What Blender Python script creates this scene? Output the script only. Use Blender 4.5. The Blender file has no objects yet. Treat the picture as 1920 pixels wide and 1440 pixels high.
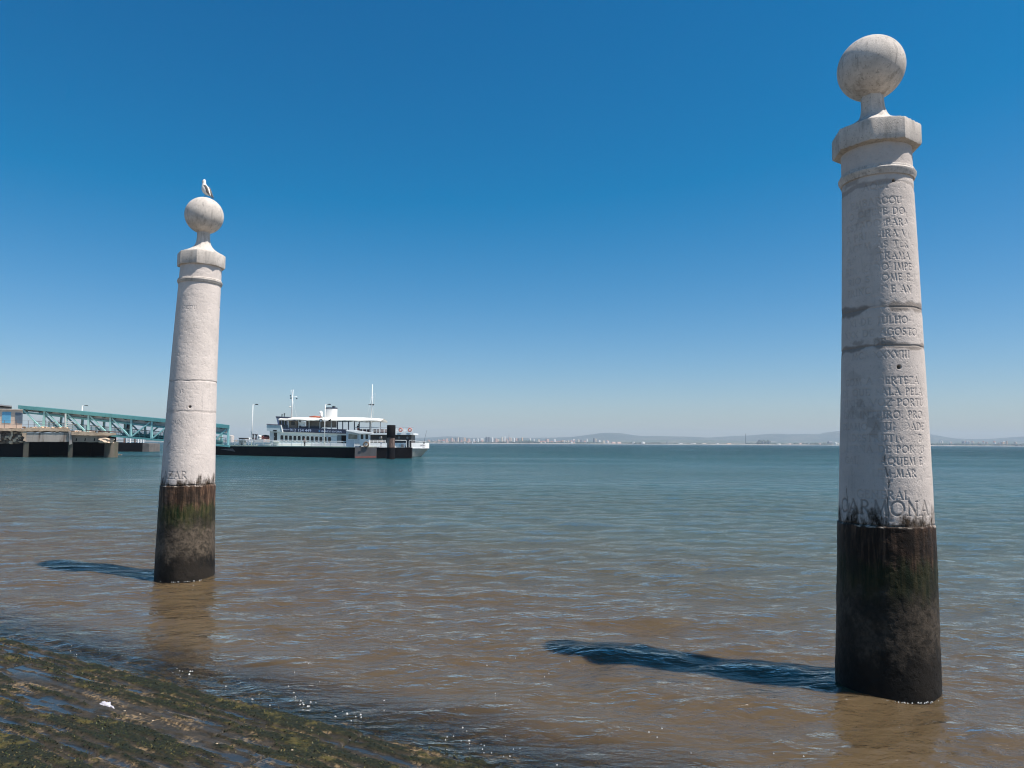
import bpy, bmesh, math, random
import numpy as np
from mathutils import Vector, Matrix, Euler
R = math.radians
random.seed(7)
rng = np.random.default_rng(11)
SC = bpy.context.scene
COL = SC.collection

# ---------------------------------------------------------------- camera
F = 1372.0
CAM = Vector((0, 0, 2.3))
PITCH, ROLL = 4.63, 0.30
MR = (Euler((R(90 + PITCH), 0, 0)).to_matrix() @ Matrix.Rotation(R(ROLL), 3, 'Z'))
cd = bpy.data.cameras.new('camera')
cam = bpy.data.objects.new('camera', cd)
COL.objects.link(cam)
cam.matrix_world = Matrix.Translation(CAM) @ MR.to_4x4()
cd.sensor_width = 36
cd.lens = 36 * F / 1920
cd.clip_start = 0.1
cd.clip_end = 60000
SC.camera = cam


def ray(px, py):
    return MR @ Vector(((px - 960) / F, (720 - py) / F, -1))


def gnd(px, py, z=0.0):
    r = ray(px, py)
    return CAM + r * ((z - CAM.z) / r.z)


def onY(px, py, Y):
    r = ray(px, py)
    return CAM + r * (Y / r.y)


class VPlane:
    """vertical plane through A and B; n points away from the camera"""
    def __init__(s, A, B):
        A = Vector((A[0], A[1], 0)); B = Vector((B[0], B[1], 0))
        s.A = A
        s.u = (B - A).normalized()
        n = Vector((-s.u.y, s.u.x, 0))
        if n.dot(A - Vector((CAM.x, CAM.y, 0))) < 0:
            n = -n
        s.n = n

    def P(s, px, py, off=0.0):
        r = ray(px, py)
        d = (s.A - CAM).dot(s.n) + off
        return CAM + r * (d / r.dot(s.n))


def yplane(Y):
    return VPlane((-10, Y), (10, Y))


# ---------------------------------------------------------------- numpy noise
def vnoise(x, y, seed=0):
    r = np.random.default_rng(seed).random((256, 256))
    xi = np.floor(x).astype(int); yi = np.floor(y).astype(int)
    fx = x - xi; fy = y - yi
    fx = fx * fx * (3 - 2 * fx); fy = fy * fy * (3 - 2 * fy)
    a = r[xi % 256, yi % 256]; b = r[(xi + 1) % 256, yi % 256]
    c = r[xi % 256, (yi + 1) % 256]; d = r[(xi + 1) % 256, (yi + 1) % 256]
    return (a * (1 - fx) + b * fx) * (1 - fy) + (c * (1 - fx) + d * fx) * fy


def fbm(x, y, seed=0, octv=4, gain=.5):
    s = 0; a = 1; t = 0
    for i in range(octv):
        s = s + a * vnoise(x * 2 ** i + 17.3 * i, y * 2 ** i + 5.1 * i, seed + i)
        t += a; a *= gain
    return s / t


def sstep(a, b, x):
    t = np.clip((x - a) / (b - a), 0, 1)
    return t * t * (3 - 2 * t)


# ---------------------------------------------------------------- mesh building
class MB:
    def __init__(s):
        s.v = []; s.f = []

    def add(s, vs, fs):
        o = len(s.v)
        s.v += [tuple(v) for v in vs]
        s.f += [tuple(i + o for i in f) for f in fs]
        return s

    def box(s, a, b):
        x0, y0, z0 = a; x1, y1, z1 = b
        return s.add([(x0, y0, z0), (x1, y0, z0), (x1, y1, z0), (x0, y1, z0),
                      (x0, y0, z1), (x1, y0, z1), (x1, y1, z1), (x0, y1, z1)],
                     [(0, 3, 2, 1), (4, 5, 6, 7), (0, 1, 5, 4), (1, 2, 6, 5), (2, 3, 7, 6), (3, 0, 4, 7)])

    def obox(s, c, u, half):
        """box centred at c, horizontal direction u, half=(along u, across, up)"""
        u = Vector((u[0], u[1], 0)).normalized(); w = Vector((-u.y, u.x, 0)); z = Vector((0, 0, 1))
        c = Vector(c); a, b, h = half
        vs = [c + u * a * i + w * b * j + z * h * k for k in (-1, 1) for (i, j) in ((-1, -1), (1, -1), (1, 1), (-1, 1))]
        return s.add(vs, [(0, 3, 2, 1), (4, 5, 6, 7), (0, 1, 5, 4), (1, 2, 6, 5), (2, 3, 7, 6), (3, 0, 4, 7)])

    def prism(s, front, vec):
        """closed polygon (3D points) swept by vec"""
        n = len(front); vec = Vector(vec)
        vs = [Vector(p) for p in front] + [Vector(p) + vec for p in front]
        fs = [tuple(range(n)), tuple(range(2 * n - 1, n - 1, -1))]
        fs += [((i + 1) % n, i, i + n, (i + 1) % n + n) for i in range(n)]
        return s.add(vs, fs)

    def tube(s, pts, r, n=8, cap=True):
        pts = [Vector(p) for p in pts]
        rs = r if isinstance(r, (list, tuple)) else [r] * len(pts)
        vs = []; fs = []
        for i, p in enumerate(pts):
            d = (pts[min(i + 1, len(pts) - 1)] - pts[max(i - 1, 0)]).normalized()
            a = d.cross(Vector((0, 0, 1)))
            if a.length < .05:
                a = d.cross(Vector((0, 1, 0)))
            a.normalize(); b = d.cross(a)
            for k in range(n):
                t = 2 * math.pi * k / n
                vs.append(p + (a * math.cos(t) + b * math.sin(t)) * rs[i])
        for i in range(len(pts) - 1):
            for k in range(n):
                k2 = (k + 1) % n
                fs.append((i * n + k, i * n + k2, (i + 1) * n + k2, (i + 1) * n + k))
        if cap:
            fs.append(tuple(range(n))[::-1]); fs.append(tuple((len(pts) - 1) * n + k for k in range(n)))
        return s.add(vs, fs)

    def lathe(s, c, prof, n=24, rot=0.0):
        """prof = [(r,z)...] about the vertical through c"""
        vs = []; fs = []
        for r, z in prof:
            for k in range(n):
                t = 2 * math.pi * k / n + rot
                vs.append((c[0] + r * math.cos(t), c[1] + r * math.sin(t), c[2] + z))
        m = len(prof)
        for i in range(m - 1):
            for k in range(n):
                k2 = (k + 1) % n
                fs.append((i * n + k, i * n + k2, (i + 1) * n + k2, (i + 1) * n + k))
        fs.append(tuple(range(n))[::-1]); fs.append(tuple((m - 1) * n + k for k in range(n)))
        return s.add(vs, fs)

    def ball(s, c, rx, ry=None, rz=None, n=14, m=9, rotm=None):
        ry = ry or rx; rz = rz or rx
        vs = []; fs = []
        for i in range(m + 1):
            th = math.pi * i / m
            for k in range(n):
                t = 2 * math.pi * k / n
                v = Vector((rx * math.sin(th) * math.cos(t), ry * math.sin(th) * math.sin(t), rz * math.cos(th)))
                if rotm: v = rotm @ v
                vs.append(Vector(c) + v)
        for i in range(m):
            for k in range(n):
                k2 = (k + 1) % n
                fs.append((i * n + k, (i + 1) * n + k, (i + 1) * n + k2, i * n + k2))
        return s.add(vs, fs)

    def torus(s, c, ax, R0, r, n=20, m=8):
        ax = Vector(ax).normalized(); a = ax.orthogonal().normalized(); b = ax.cross(a)
        vs = []; fs = []
        for i in range(n):
            t = 2 * math.pi * i / n; d = a * math.cos(t) + b * math.sin(t)
            for k in range(m):
                p = 2 * math.pi * k / m
                vs.append(Vector(c) + d * (R0 + r * math.cos(p)) + ax * r * math.sin(p))
        for i in range(n):
            for k in range(m):
                i2 = (i + 1) % n; k2 = (k + 1) % m
                fs.append((i * m + k, i2 * m + k, i2 * m + k2, i * m + k2))
        return s.add(vs, fs)

    def rock(s, c, rx, ry, rz, seed=0):
        bm = bmesh.new(); bmesh.ops.create_icosphere(bm, subdivisions=3, radius=1)
        rr = random.Random(seed); ph = [rr.uniform(0, 6) for _ in range(9)]
        vs = []
        for v in bm.verts:
            q = v.co
            d = 1 + .16 * math.sin(3 * q.x + ph[0]) * math.cos(4 * q.y + ph[1]) + .12 * math.sin(6 * q.z + ph[2] + 5 * q.x) \
                + .06 * math.sin(13 * q.y + ph[3]) * math.cos(11 * q.z + ph[4])
            m = max(abs(q.x), abs(q.y), abs(q.z)) ** .55
            q = q * d / m * .85
            vs.append((c[0] + q.x * rx, c[1] + q.y * ry, c[2] + q.z * rz))
        fs = [tuple(v.index for v in f.verts) for f in bm.faces]
        bm.free()
        return s.add(vs, fs)


def mesh_from(name, vs, fs, mat=None, smooth=False):
    me = bpy.data.meshes.new(name)
    me.from_pydata([tuple(v) for v in vs], [], fs)
    me.update()
    if mat: me.materials.append(mat)
    if smooth: me.polygons.foreach_set('use_smooth', [True] * len(me.polygons))
    return me


def recalc(me):
    bm = bmesh.new(); bm.from_mesh(me)
    bmesh.ops.recalc_face_normals(bm, faces=bm.faces)
    bm.to_mesh(me); bm.free()


def tag(o, label=None, cat=None, group=None, kind=None):
    if label: o['label'] = label
    if cat: o['category'] = cat
    if group: o['group'] = group
    if kind: o['kind'] = kind
    return o


def thing(name, label, cat, loc=(0, 0, 0), group=None):
    o = bpy.data.objects.new(name, None); COL.objects.link(o)
    o.location = loc; o.empty_display_size = .3
    return tag(o, label, cat, group)


def part(name, mb, mat, parent, smooth=False, label=None, bevel=0):
    """mesh in world coordinates, hung under its thing (or part)"""
    base = Vector((0, 0, 0)); p = parent
    while p is not None:
        base += Vector(p.location); p = p.parent
    vs = [(v[0] - base.x, v[1] - base.y, v[2] - base.z) for v in mb.v]
    me = mesh_from(name, vs, mb.f, mat, smooth); recalc(me)
    o = bpy.data.objects.new(name, me); COL.objects.link(o); o.parent = parent
    if smooth == 2: o.data.set_sharp_from_angle(angle=R(35))
    if bevel:
        m = o.modifiers.new('bevel', 'BEVEL'); m.width = bevel; m.segments = 2; m.limit_method = 'ANGLE'
    if label: o['label'] = label
    return o


def solo(name, mb, mat, label, cat, loc=(0, 0, 0), group=None, smooth=False):
    loc = Vector(loc)
    vs = [(v[0] - loc.x, v[1] - loc.y, v[2] - loc.z) for v in mb.v]
    me = mesh_from(name, vs, mb.f, mat, smooth); recalc(me)
    o = bpy.data.objects.new(name, me); COL.objects.link(o); o.location = loc
    return tag(o, label, cat, group)


def copy_tree(o, parent=None):
    c = o.copy(); COL.objects.link(c); c.parent = parent
    for ch in list(o.children):
        copy_tree(ch, c)
    return c


def grid_mesh(name, V, mat, closed_u=False, attrs=None, smooth=True):
    """V: (rows, cols, 3) array"""
    nr, nc = V.shape[:2]
    me = bpy.data.meshes.new(name)
    idx = np.arange(nr * nc).reshape(nr, nc)
    if closed_u:
        idx = np.concatenate([idx, idx[:, :1]], axis=1)
    a = idx[:-1, :-1]; b = idx[:-1, 1:]; c = idx[1:, 1:]; d = idx[1:, :-1]
    q = np.stack([a, b, c, d], -1).reshape(-1, 4)
    me.vertices.add(nr * nc); me.vertices.foreach_set('co', V.reshape(-1).astype(np.float32))
    me.loops.add(q.size); me.loops.foreach_set('vertex_index', q.reshape(-1).astype(np.int32))
    me.polygons.add(len(q)); me.polygons.foreach_set('loop_start', (np.arange(len(q)) * 4).astype(np.int32))
    me.update(calc_edges=True)
    if smooth: me.polygons.foreach_set('use_smooth', np.ones(len(q), dtype=bool))
    for k, arr in (attrs or {}).items():
        at = me.attributes.new(k, 'FLOAT', 'POINT')
        at.data.foreach_set('value', arr.reshape(-1).astype(np.float32))
    me.materials.append(mat)
    me.validate()
    return me


# ---------------------------------------------------------------- materials
class NT:
    def __init__(s, name):
        s.m = bpy.data.materials.new(name); s.m.use_nodes = True
        s.t = s.m.node_tree; s.t.nodes.clear()
        s.out = s.t.nodes.new('ShaderNodeOutputMaterial')
        s.tc = s.t.nodes.new('ShaderNodeTexCoord')

    def n(s, typ, ins=None, **kw):
        o = s.t.nodes.new('ShaderNode' + typ)
        for k, v in kw.items(): setattr(o, k, v)
        for k, v in (ins or {}).items(): s.set(o.inputs[k], v)
        return o

    def set(s, sock, v):
        if hasattr(v, 'is_output') or isinstance(v, bpy.types.NodeSocket): s.t.links.new(v, sock)
        elif isinstance(v, bpy.types.Node): s.t.links.new(v.outputs[0], sock)
        else:
            if isinstance(v, (tuple, list)) and len(v) == 3 and sock.type == 'RGBA': v = (*v, 1)
            sock.default_value = v

    def math(s, op, a, b=0.0, c=None, clamp=False):
        o = s.n('Math', operation=op, use_clamp=clamp)
        s.set(o.inputs[0], a); s.set(o.inputs[1], b)
        if c is not None: s.set(o.inputs[2], c)
        return o.outputs[0]

    def mix(s, f, a, b, blend='MIX'):
        o = s.n('Mix', data_type='RGBA', blend_type=blend)
        s.set(o.inputs[0], f); s.set(o.inputs[6], a); s.set(o.inputs[7], b)
        return o.outputs[2]

    def ramp(s, v, lo, hi, a=0.0, b=1.0):
        o = s.n('MapRange', {'Value': v, 'From Min': lo, 'From Max': hi, 'To Min': a, 'To Max': b}, interpolation_type='SMOOTHSTEP')
        return o.outputs[0]

    def noise(s, vec, scale, detail=4, rough=.55, dist=0.0):
        return s.n('TexNoise', {'Vector': vec, 'Scale': scale, 'Detail': detail, 'Roughness': rough, 'Distortion': dist}).outputs[0]

    def vecscale(s, v, sc):
        return s.n('VectorMath', {0: v, 1: sc}, operation='MULTIPLY').outputs[0]

    def bsdf(s, **ins):
        b = s.n('BsdfPrincipled')
        for k, v in ins.items(): s.set(b.inputs[k.replace('_', ' ')], v)
        return b

    def bump(s, h, strength, dist=.01, normal=None):
        o = s.n('Bump', {'Height': h, 'Strength': strength, 'Distance': dist})
        if normal is not None: s.set(o.inputs['Normal'], normal)
        return o.outputs[0]

    def finish(s, sh):
        s.t.links.new(sh.outputs[0] if hasattr(sh, 'outputs') else sh, s.out.inputs[0])
        return s.m


MATS = {}


def mat(name, col, col2=None, scale=4.0, rough=.6, metal=0.0, bump=.0, streak=False, dirt=None, dirt_lo=.55, dirt_hi=.75, spec=.5):
    if name in MATS: return MATS[name]
    k = NT(name)
    vec = k.tc.outputs['Object']
    col2 = col2 or tuple(c * .8 for c in col)
    v2 = k.vecscale(vec, (1, 1, .12)) if streak else vec
    f = k.noise(v2, scale, 5, .6)
    c = k.mix(k.ramp(f, .3, .7), col, col2)
    if dirt:
        g = k.noise(v2, scale * 2.3, 6, .7)
        c = k.mix(k.ramp(g, dirt_lo, dirt_hi), c, dirt)
    ins = dict(Base_Color=c, Roughness=k.ramp(f, .3, .7, rough * .85, min(1, rough * 1.15)), Metallic=metal, Specular_IOR_Level=spec)
    if bump:
        ins['Normal'] = k.bump(k.noise(vec, scale * 4, 6, .65), bump, .05)
    MATS[name] = k.finish(k.bsdf(**ins))
    return MATS[name]
# ================================================================ light and sky
HAZE = 1.05e-4
DEN = False
SUN_AZ = 112.5      # clockwise from +Y
SUN_EL = 62.5
az = R(SUN_AZ); el = R(SUN_EL)
sdir = Vector((math.sin(az) * math.cos(el), math.cos(az) * math.cos(el), math.sin(el)))
sl = bpy.data.lights.new('sun', 'SUN'); sl.energy = 5.0; sl.angle = R(.53); sl.color = (1, .94, .87)
so = bpy.data.objects.new('sun', sl); COL.objects.link(so)
so.rotation_euler = sdir.to_track_quat('Z', 'Y').to_euler(); so.location = (0, 0, 50)
W = bpy.data.worlds.new('World'); SC.world = W; W.use_nodes = True
wt = W.node_tree; wt.nodes.clear()
wo = wt.nodes.new('ShaderNodeOutputWorld'); bg = wt.nodes.new('ShaderNodeBackground')
sk = wt.nodes.new('ShaderNodeTexSky'); sk.sky_type = 'NISHITA'; sk.sun_disc = False
sk.sun_elevation = el; sk.sun_rotation = az
sk.air_density = 1.0; sk.dust_density = 0.6; sk.ozone_density = 4.0; sk.altitude = 0
hs = wt.nodes.new('ShaderNodeHueSaturation'); hs.inputs['Saturation'].default_value = 1.22
hs.inputs['Hue'].default_value = .497
gm = wt.nodes.new('ShaderNodeGamma'); gm.inputs[1].default_value = 1.0
wt.links.new(sk.outputs[0], hs.inputs['Color']); wt.links.new(hs.outputs[0], gm.inputs[0])
va = wt.nodes.new('ShaderNodeVectorMath'); va.operation = 'MULTIPLY_ADD'     # deeper, polarised looking blue
va.inputs[1].default_value = (1.09, .955, 1.04); va.inputs[2].default_value = (-.86, -.13, 0)
vb = wt.nodes.new('ShaderNodeVectorMath'); vb.operation = 'MAXIMUM'; vb.inputs[1].default_value = (.02, .02, .02)
wt.links.new(gm.outputs[0], va.inputs[0]); wt.links.new(va.outputs[0], vb.inputs[0])
wt.links.new(vb.outputs[0], bg.inputs[0]); bg.inputs[1].default_value = .072
wt.links.new(bg.outputs[0], wo.inputs[0])
SC.view_settings.view_transform = 'Standard'; SC.view_settings.look = 'None'
SC.view_settings.exposure = .60; SC.view_settings.gamma = 1; SC.view_settings.use_curve_mapping = False
SC.cycles.volume_step_rate = 1; SC.cycles.max_bounces = 6; SC.cycles.transparent_max_bounces = 16
SC.cycles.sample_clamp_indirect = 4; SC.cycles.filter_width = 1.15; SC.cycles.use_denoising = True; SC.cycles.sample_clamp_direct = 3.0

# ================================================================ water
U2 = np.array([.866, -.5]); N2 = np.array([.5, .866])


def water_material():
    k = NT('estuary_water')
    pos = k.n('NewGeometry').outputs['Position']
    sp = k.n('SeparateXYZ', {0: pos})
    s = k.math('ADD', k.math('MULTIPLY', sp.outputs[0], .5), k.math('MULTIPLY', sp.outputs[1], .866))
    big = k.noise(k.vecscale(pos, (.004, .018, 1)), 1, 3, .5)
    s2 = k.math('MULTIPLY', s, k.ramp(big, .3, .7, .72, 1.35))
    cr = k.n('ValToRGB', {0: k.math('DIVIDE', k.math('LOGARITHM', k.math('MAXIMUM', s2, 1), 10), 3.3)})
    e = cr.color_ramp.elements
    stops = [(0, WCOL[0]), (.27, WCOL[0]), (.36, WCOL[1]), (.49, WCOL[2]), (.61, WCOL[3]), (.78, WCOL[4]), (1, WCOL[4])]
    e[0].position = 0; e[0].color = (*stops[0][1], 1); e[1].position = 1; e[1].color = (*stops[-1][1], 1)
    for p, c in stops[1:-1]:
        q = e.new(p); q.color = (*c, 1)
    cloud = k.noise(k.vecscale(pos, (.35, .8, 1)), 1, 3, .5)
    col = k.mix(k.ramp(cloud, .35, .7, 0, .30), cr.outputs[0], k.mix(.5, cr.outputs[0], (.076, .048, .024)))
    # ripples finer than the modelled waves; crests run mostly across the view
    gust = k.noise(k.vecscale(pos, (.02, .05, 1)), 1, 3, .5)
    gs = k.ramp(gust, .3, .7, .55, 1.25)
    rot = k.n('Mapping', {0: pos, 'Rotation': (0, 0, R(14)), 'Scale': (1.0, 2.3, 1)}).outputs[0]
    rot2 = k.n('Mapping', {0: pos, 'Rotation': (0, 0, R(-24)), 'Scale': (1.4, 2.6, 1)}).outputs[0]
    h1 = k.noise(rot, 1.1, 5, .56, .3)
    h2 = k.noise(rot2, 2.8, 4, .5, .4)
    h3 = k.noise(rot, .35, 3, .5)
    near = k.ramp(sp.outputs[1], 6, 18, .38, 1.1)
    h = k.math('ADD', k.math('MULTIPLY', h1, k.math('MULTIPLY', near, .20)), k.math('MULTIPLY', h2, .055))
    h = k.math('ADD', h, k.math('MULTIPLY', h3, k.math('MULTIPLY', near, .35)))
    h = k.math('MULTIPLY', k.math('MULTIPLY', h, gs), k.ramp(sp.outputs[1], 40, 220, 1.0, 2.5))
    nb = k.n('Bump', {'Height': h, 'Strength': 1.0, 'Distance': WBUMP}).outputs[0]
    # silt in the water scatters light sideways, which blurs shadows falling on it
    body = k.n('SubsurfaceScattering', {'Color': col, 'Scale': .11, 'Radius': (1.0, .8, .5), 'Normal': nb}, falloff='BURLEY')
    # clear in the shallows over the steps
    op = k.ramp(k.math('ADD', s, k.math('MULTIPLY', k.noise(pos, 1.3, 3), .5)), 4.85, 6.1, .0, 1.0)
    tr = k.n('BsdfTransparent', {0: (.80, .78, .66)})
    ms = k.n('MixShader', {0: op, 1: tr.outputs[0], 2: body.outputs[0]})
    gl = k.n('BsdfGlossy', {0: (1, 1, 1), 'Roughness': .07, 'Normal': nb})
    fr = k.n('Fresnel', {'IOR': 1.33, 'Normal': nb})
    ff = k.math('MULTIPLY', fr.outputs[0], WREF, clamp=True)
    sh = k.n('MixShader', {0: ff, 1: ms.outputs[0], 2: gl.outputs[0]})
    return k.finish(sh)


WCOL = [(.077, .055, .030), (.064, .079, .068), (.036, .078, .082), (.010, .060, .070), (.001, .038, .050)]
WBUMP = 1.2
WREF = .95
wm = water_material()


def axis(segs):
    out = [segs[0][0]]
    for a, b, st0, st1 in segs:
        x = a
        L = b - a
        while x < b - 1e-6:
            t = (x - a) / L
            x += st0 * (1 - t) + st1 * t
            out.append(min(x, b))
    return np.array(out)


ys = axis([(2.5, 12, .028, .045), (12, 30, .05, .14), (30, 60, .2, 1.5), (60, 300, 3, 30), (300, 4300, 50, 400)])
xp = axis([(0, 8, .045, .06), (8, 22, .08, .3), (22, 80, .5, 8), (80, 4500, 20, 500)])
xs = np.concatenate([-xp[:0:-1], xp])
X, Y = np.meshgrid(xs, ys)
Z = np.zeros_like(X)
wr = np.random.default_rng(5)
for i in range(56):
    lam = .22 * (2.6 / .22) ** wr.random()
    th = R(90 + wr.normal(0, 26) + (14 if i % 3 else -30))
    kx, ky = math.cos(th) * 2 * math.pi / lam, math.sin(th) * 2 * math.pi / lam
    amp = .0043 * lam ** .62 * wr.uniform(.5, 1.2)
    ph = kx * X + ky * Y + wr.random() * 6.28 + 1.2 * fbm(X * .25 + i, Y * .25, 40 + i % 5, 2)
    fade = 1 - sstep(lam * 14, lam * 26, Y)
    w = np.sin(ph)
    Z += amp * fade * (w + .35 * np.cos(2 * ph))
S_ = X * .5 + Y * .866
Z *= .18 + .82 * sstep(4.5, 7.5, S_)
# the little wave breaking on the lowest steps
U_ = X * .866 - Y * .5
sw = 4.88 + .10 * np.sin(U_ * .9 + 1) + .05 * np.sin(U_ * 2.7)
Z += .030 * np.exp(-((S_ - sw) / .09) ** 2) * (.5 + .5 * np.sin(U_ * .8 + 1.5)) + .012 * np.exp(-((S_ - sw + .32) / .07) ** 2)
wme = grid_mesh('water', np.stack([X, Y, Z], -1), wm)
wo_ = bpy.data.objects.new('water', wme); COL.objects.link(wo_)
tag(wo_, 'brown estuary water with small ripples, turning teal towards the far shore', None, kind='structure')

# ================================================================ steps running down into the water
TREAD, RISE, S0 = .445, .070, 4.55
us = np.arange(-12, 5.0, .0165)
ss = np.arange(.9, 6.9, .0115)
UU, SS = np.meshgrid(us, ss)
wob = .010 * (fbm(UU * 1.3, SS * 0 + 3, 21, 3) - .5)
q = (SS + wob - S0) / TREAD
kq = np.floor(q); fq = q - kq                     # 0 at the back of a tread, 1 at its nose
tz = -kq * RISE - .012 * fq - .016
edge = sstep(.93, 1.0, fq + .05 * (fbm(UU * 7, SS * 7, 3, 3) - .5))
tz -= edge * RISE * .55
# joints between the long stones of each course
jl = 1.55
jp = np.abs(((UU + kq * .73) / jl) % 1 - .5) * jl
joint = 1 - sstep(.008, .022, np.abs(jp - jl / 2 + 0 * jp))
tz -= joint * .022
# a mid groove cut along some treads
gr = (1 - sstep(.006, .013, np.abs(SS - 3.795 - .004 * np.sin(UU * 3)))) * sstep(-7.1, -6.9, UU) * (1 - sstep(-4.6, -4.5, UU))
tz -= gr * .022
n1 = fbm(UU * .8 + 3, SS * 5.0, 31, 5, .6)
n2 = fbm(UU * 3.0, SS * 13, 37, 4, .6)
n3 = fbm(UU * 16, SS * 22, 43, 3, .6)
smoothzone = np.exp(-((SS - 3.70) / .17) ** 4) * sstep(-7.9, -7.0, UU) * (1 - sstep(-4.7, -4.1, UU))
A = n1 * 1.0 + n2 * .80 + .50 * (fbm(UU * 9, SS * 26, 47, 3, .6) - .5) + .16 * sstep(.45, .9, fq) - .15 * sstep(.25, .0, fq) - .5 * smoothzone
low = sstep(2.2, 3.2, SS)
A = A - .04 * low + .05 * (1 - sstep(1.8, 2.8, SS))
A = A + .15 * np.sin(2 * np.pi * (SS + .02 * fbm(UU * 1.5, SS * 2, 13, 3)) / .1113 + 1.0)
alg = sstep(.86, 1.02, A) * (1 - .6 * sstep(5.0, 5.8, SS))
puddle = (1 - sstep(.70, .80, A)) * (1 - .9 * smoothzone)
tz += alg * (.005 + .016 * n3 * (.4 + n2))
tz += (1 - puddle) * .006 * (fbm(UU * 30, SS * 30, 51, 2) - .5)
tz -= puddle * .004
SX = UU * .866 + SS * .5; SY = -UU * .5 + SS * .866
Vst = np.stack([SX, SY, tz], -1)


def step_material():
    k = NT('wet_step_stone')
    vec = k.tc.outputs['Object']
    al = k.n('Attribute', attribute_name='algae').outputs['Fac']
    pu = k.n('Attribute', attribute_name='puddle').outputs['Fac']
    n_ = k.noise(vec, 9, 6, .65); m_ = k.noise(vec, 2.2, 4, .6)
    stone = k.mix(k.ramp(n_, .35, .65), (.048, .036, .023), (.020, .017, .011))
    ochre = k.mix(k.ramp(k.noise(vec, 26, 5, .7), .47, .62), stone, (.24, .165, .085))
    stone = k.mix(k.ramp(m_, .50, .62), stone, ochre)
    gn = k.mix(k.ramp(k.noise(vec, 30, 4, .7), .35, .65), (.006, .009, .004), (.021, .020, .007))
    gn = k.mix(k.ramp(k.noise(vec, 5, 3, .6), .55, .7), gn, (.075, .060, .016))
    c = k.mix(al, stone, gn)
    c = k.mix(pu, c, k.mix(.55, c, (.018, .020, .018)))
    rough = k.math('MULTIPLY_ADD', pu, -.50, .60)
    h = k.math('MULTIPLY', k.noise(vec, 60, 5, .7), k.math('SUBTRACT', 1.0, pu))
    nb = k.bump(h, .9, .014)
    return k.finish(k.bsdf(Base_Color=c, Roughness=rough, Normal=nb, Specular_IOR_Level=k.math('MULTIPLY_ADD', pu, .3, .2)))


sme = grid_mesh('steps', Vst, step_material(), attrs={'algae': alg, 'puddle': puddle})
sob = bpy.data.objects.new('steps', sme); COL.objects.link(sob)
tag(sob, 'worn algae covered stone steps running down into the water', None, kind='structure')

# leafy algae tufts growing on the steps
cand = rng.random(alg.shape)
vis = (UU > -11.2) & (UU < 3.6) & (SS > 1.6) & (SS < 5.2)
pr = alg * .62 + .012
ii = np.argwhere((cand < pr * .75) & vis & (puddle < .6))
rng.shuffle(ii)
ii = ii[:190000]
P0 = Vst[ii[:, 0], ii[:, 1]] + np.stack([rng.normal(0, .007, len(ii)), rng.normal(0, .007, len(ii)), np.zeros(len(ii))], -1)
ang = rng.random(len(ii)) * 6.283
sz = .0035 + .0075 * rng.random(len(ii)) ** 2
up = .1 + .75 * rng.random(len(ii))
d = np.stack([np.cos(ang), np.sin(ang), up], -1); d /= np.linalg.norm(d, axis=1)[:, None]
w = np.stack([-np.sin(ang), np.cos(ang), np.zeros(len(ii))], -1)
a = P0 - w * sz[:, None] * .5; b = P0 + w * sz[:, None] * .5
c = P0 + d * sz[:, None] * 1.7 + w * sz[:, None] * .25; e = P0 + d * sz[:, None] * 1.6 - w * sz[:, None] * .3
V = np.stack([a, b, c, e], 1).reshape(-1, 3)
tint = np.repeat(np.clip(.55 * fbm(ii[:, 1] * .03, ii[:, 0] * .05, 61, 3) + .45 * rng.random(len(ii)), 0, 1), 4)
me = bpy.data.meshes.new('algae')
nq = len(ii)
me.vertices.add(4 * nq); me.vertices.foreach_set('co', V.reshape(-1).astype(np.float32))
me.loops.add(4 * nq); me.loops.foreach_set('vertex_index', np.arange(4 * nq, dtype=np.int32))
me.polygons.add(nq); me.polygons.foreach_set('loop_start', (np.arange(nq) * 4).astype(np.int32))
me.update(calc_edges=True)
at = me.attributes.new('tint', 'FLOAT', 'POINT'); at.data.foreach_set('value', tint.astype(np.float32))
k = NT('sea_algae')
tn = k.n('Attribute', attribute_name='tint').outputs['Fac']
cr = k.n('ValToRGB', {0: tn}); e_ = cr.color_ramp.elements
e_[0].position = .2; e_[0].color = (.005, .010, .004, 1); e_[1].position = .85; e_[1].color = (.13, .09, .035, 1)
q_ = e_.new(.45); q_.color = (.013, .021, .007, 1); q_ = e_.new(.62); q_.color = (.046, .050, .011, 1)
me.materials.append(k.finish(k.bsdf(Base_Color=cr.outputs[0], Roughness=.5, Specular_IOR_Level=.25)))
ao = bpy.data.objects.new('algae', me); COL.objects.link(ao)
tag(ao, 'dark green and olive algae growing over the steps', 'algae', kind='stuff')

# quay paving behind the viewpoint and the river bed
kp = mat('quay_paving', (.30, .27, .23), (.22, .20, .17), 1.2, .8, bump=.3)
qm = MB()
def us_pt(u, s, z): return (u * .866 + s * .5, -u * .5 + s * .866, z)
for i in range(7):
    s1 = .9 - i * TREAD; z1 = .06 - (math.floor((.9 - S0) / TREAD) - i) * RISE
    qm.prism([us_pt(-40, s1, z1), us_pt(40, s1, z1), us_pt(40, s1 - TREAD - .01, z1), us_pt(-40, s1 - TREAD - .01, z1)], (0, 0, -1.2))
zq = z1
qm.prism([us_pt(-60, s1 - TREAD, zq), us_pt(60, s1 - TREAD, zq), us_pt(60, -60, zq), us_pt(-60, -60, zq)], (0, 0, -1.2))
me = mesh_from('quay', qm.v, qm.f, kp); recalc(me)
o = bpy.data.objects.new('quay', me); COL.objects.link(o)
tag(o, 'pale stone quay at the top of the steps', None, kind='structure')
bm_ = MB().add([(-4500, -100, -1.9), (4500, -100, -1.9), (4500, 4300, -1.9), (-4500, 4300, -1.9)], [(0, 1, 2, 3)])
me = mesh_from('ground', bm_.v, bm_.f, mat('river_mud', (.10, .075, .05), (.07, .055, .04), .5, .9))
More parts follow.
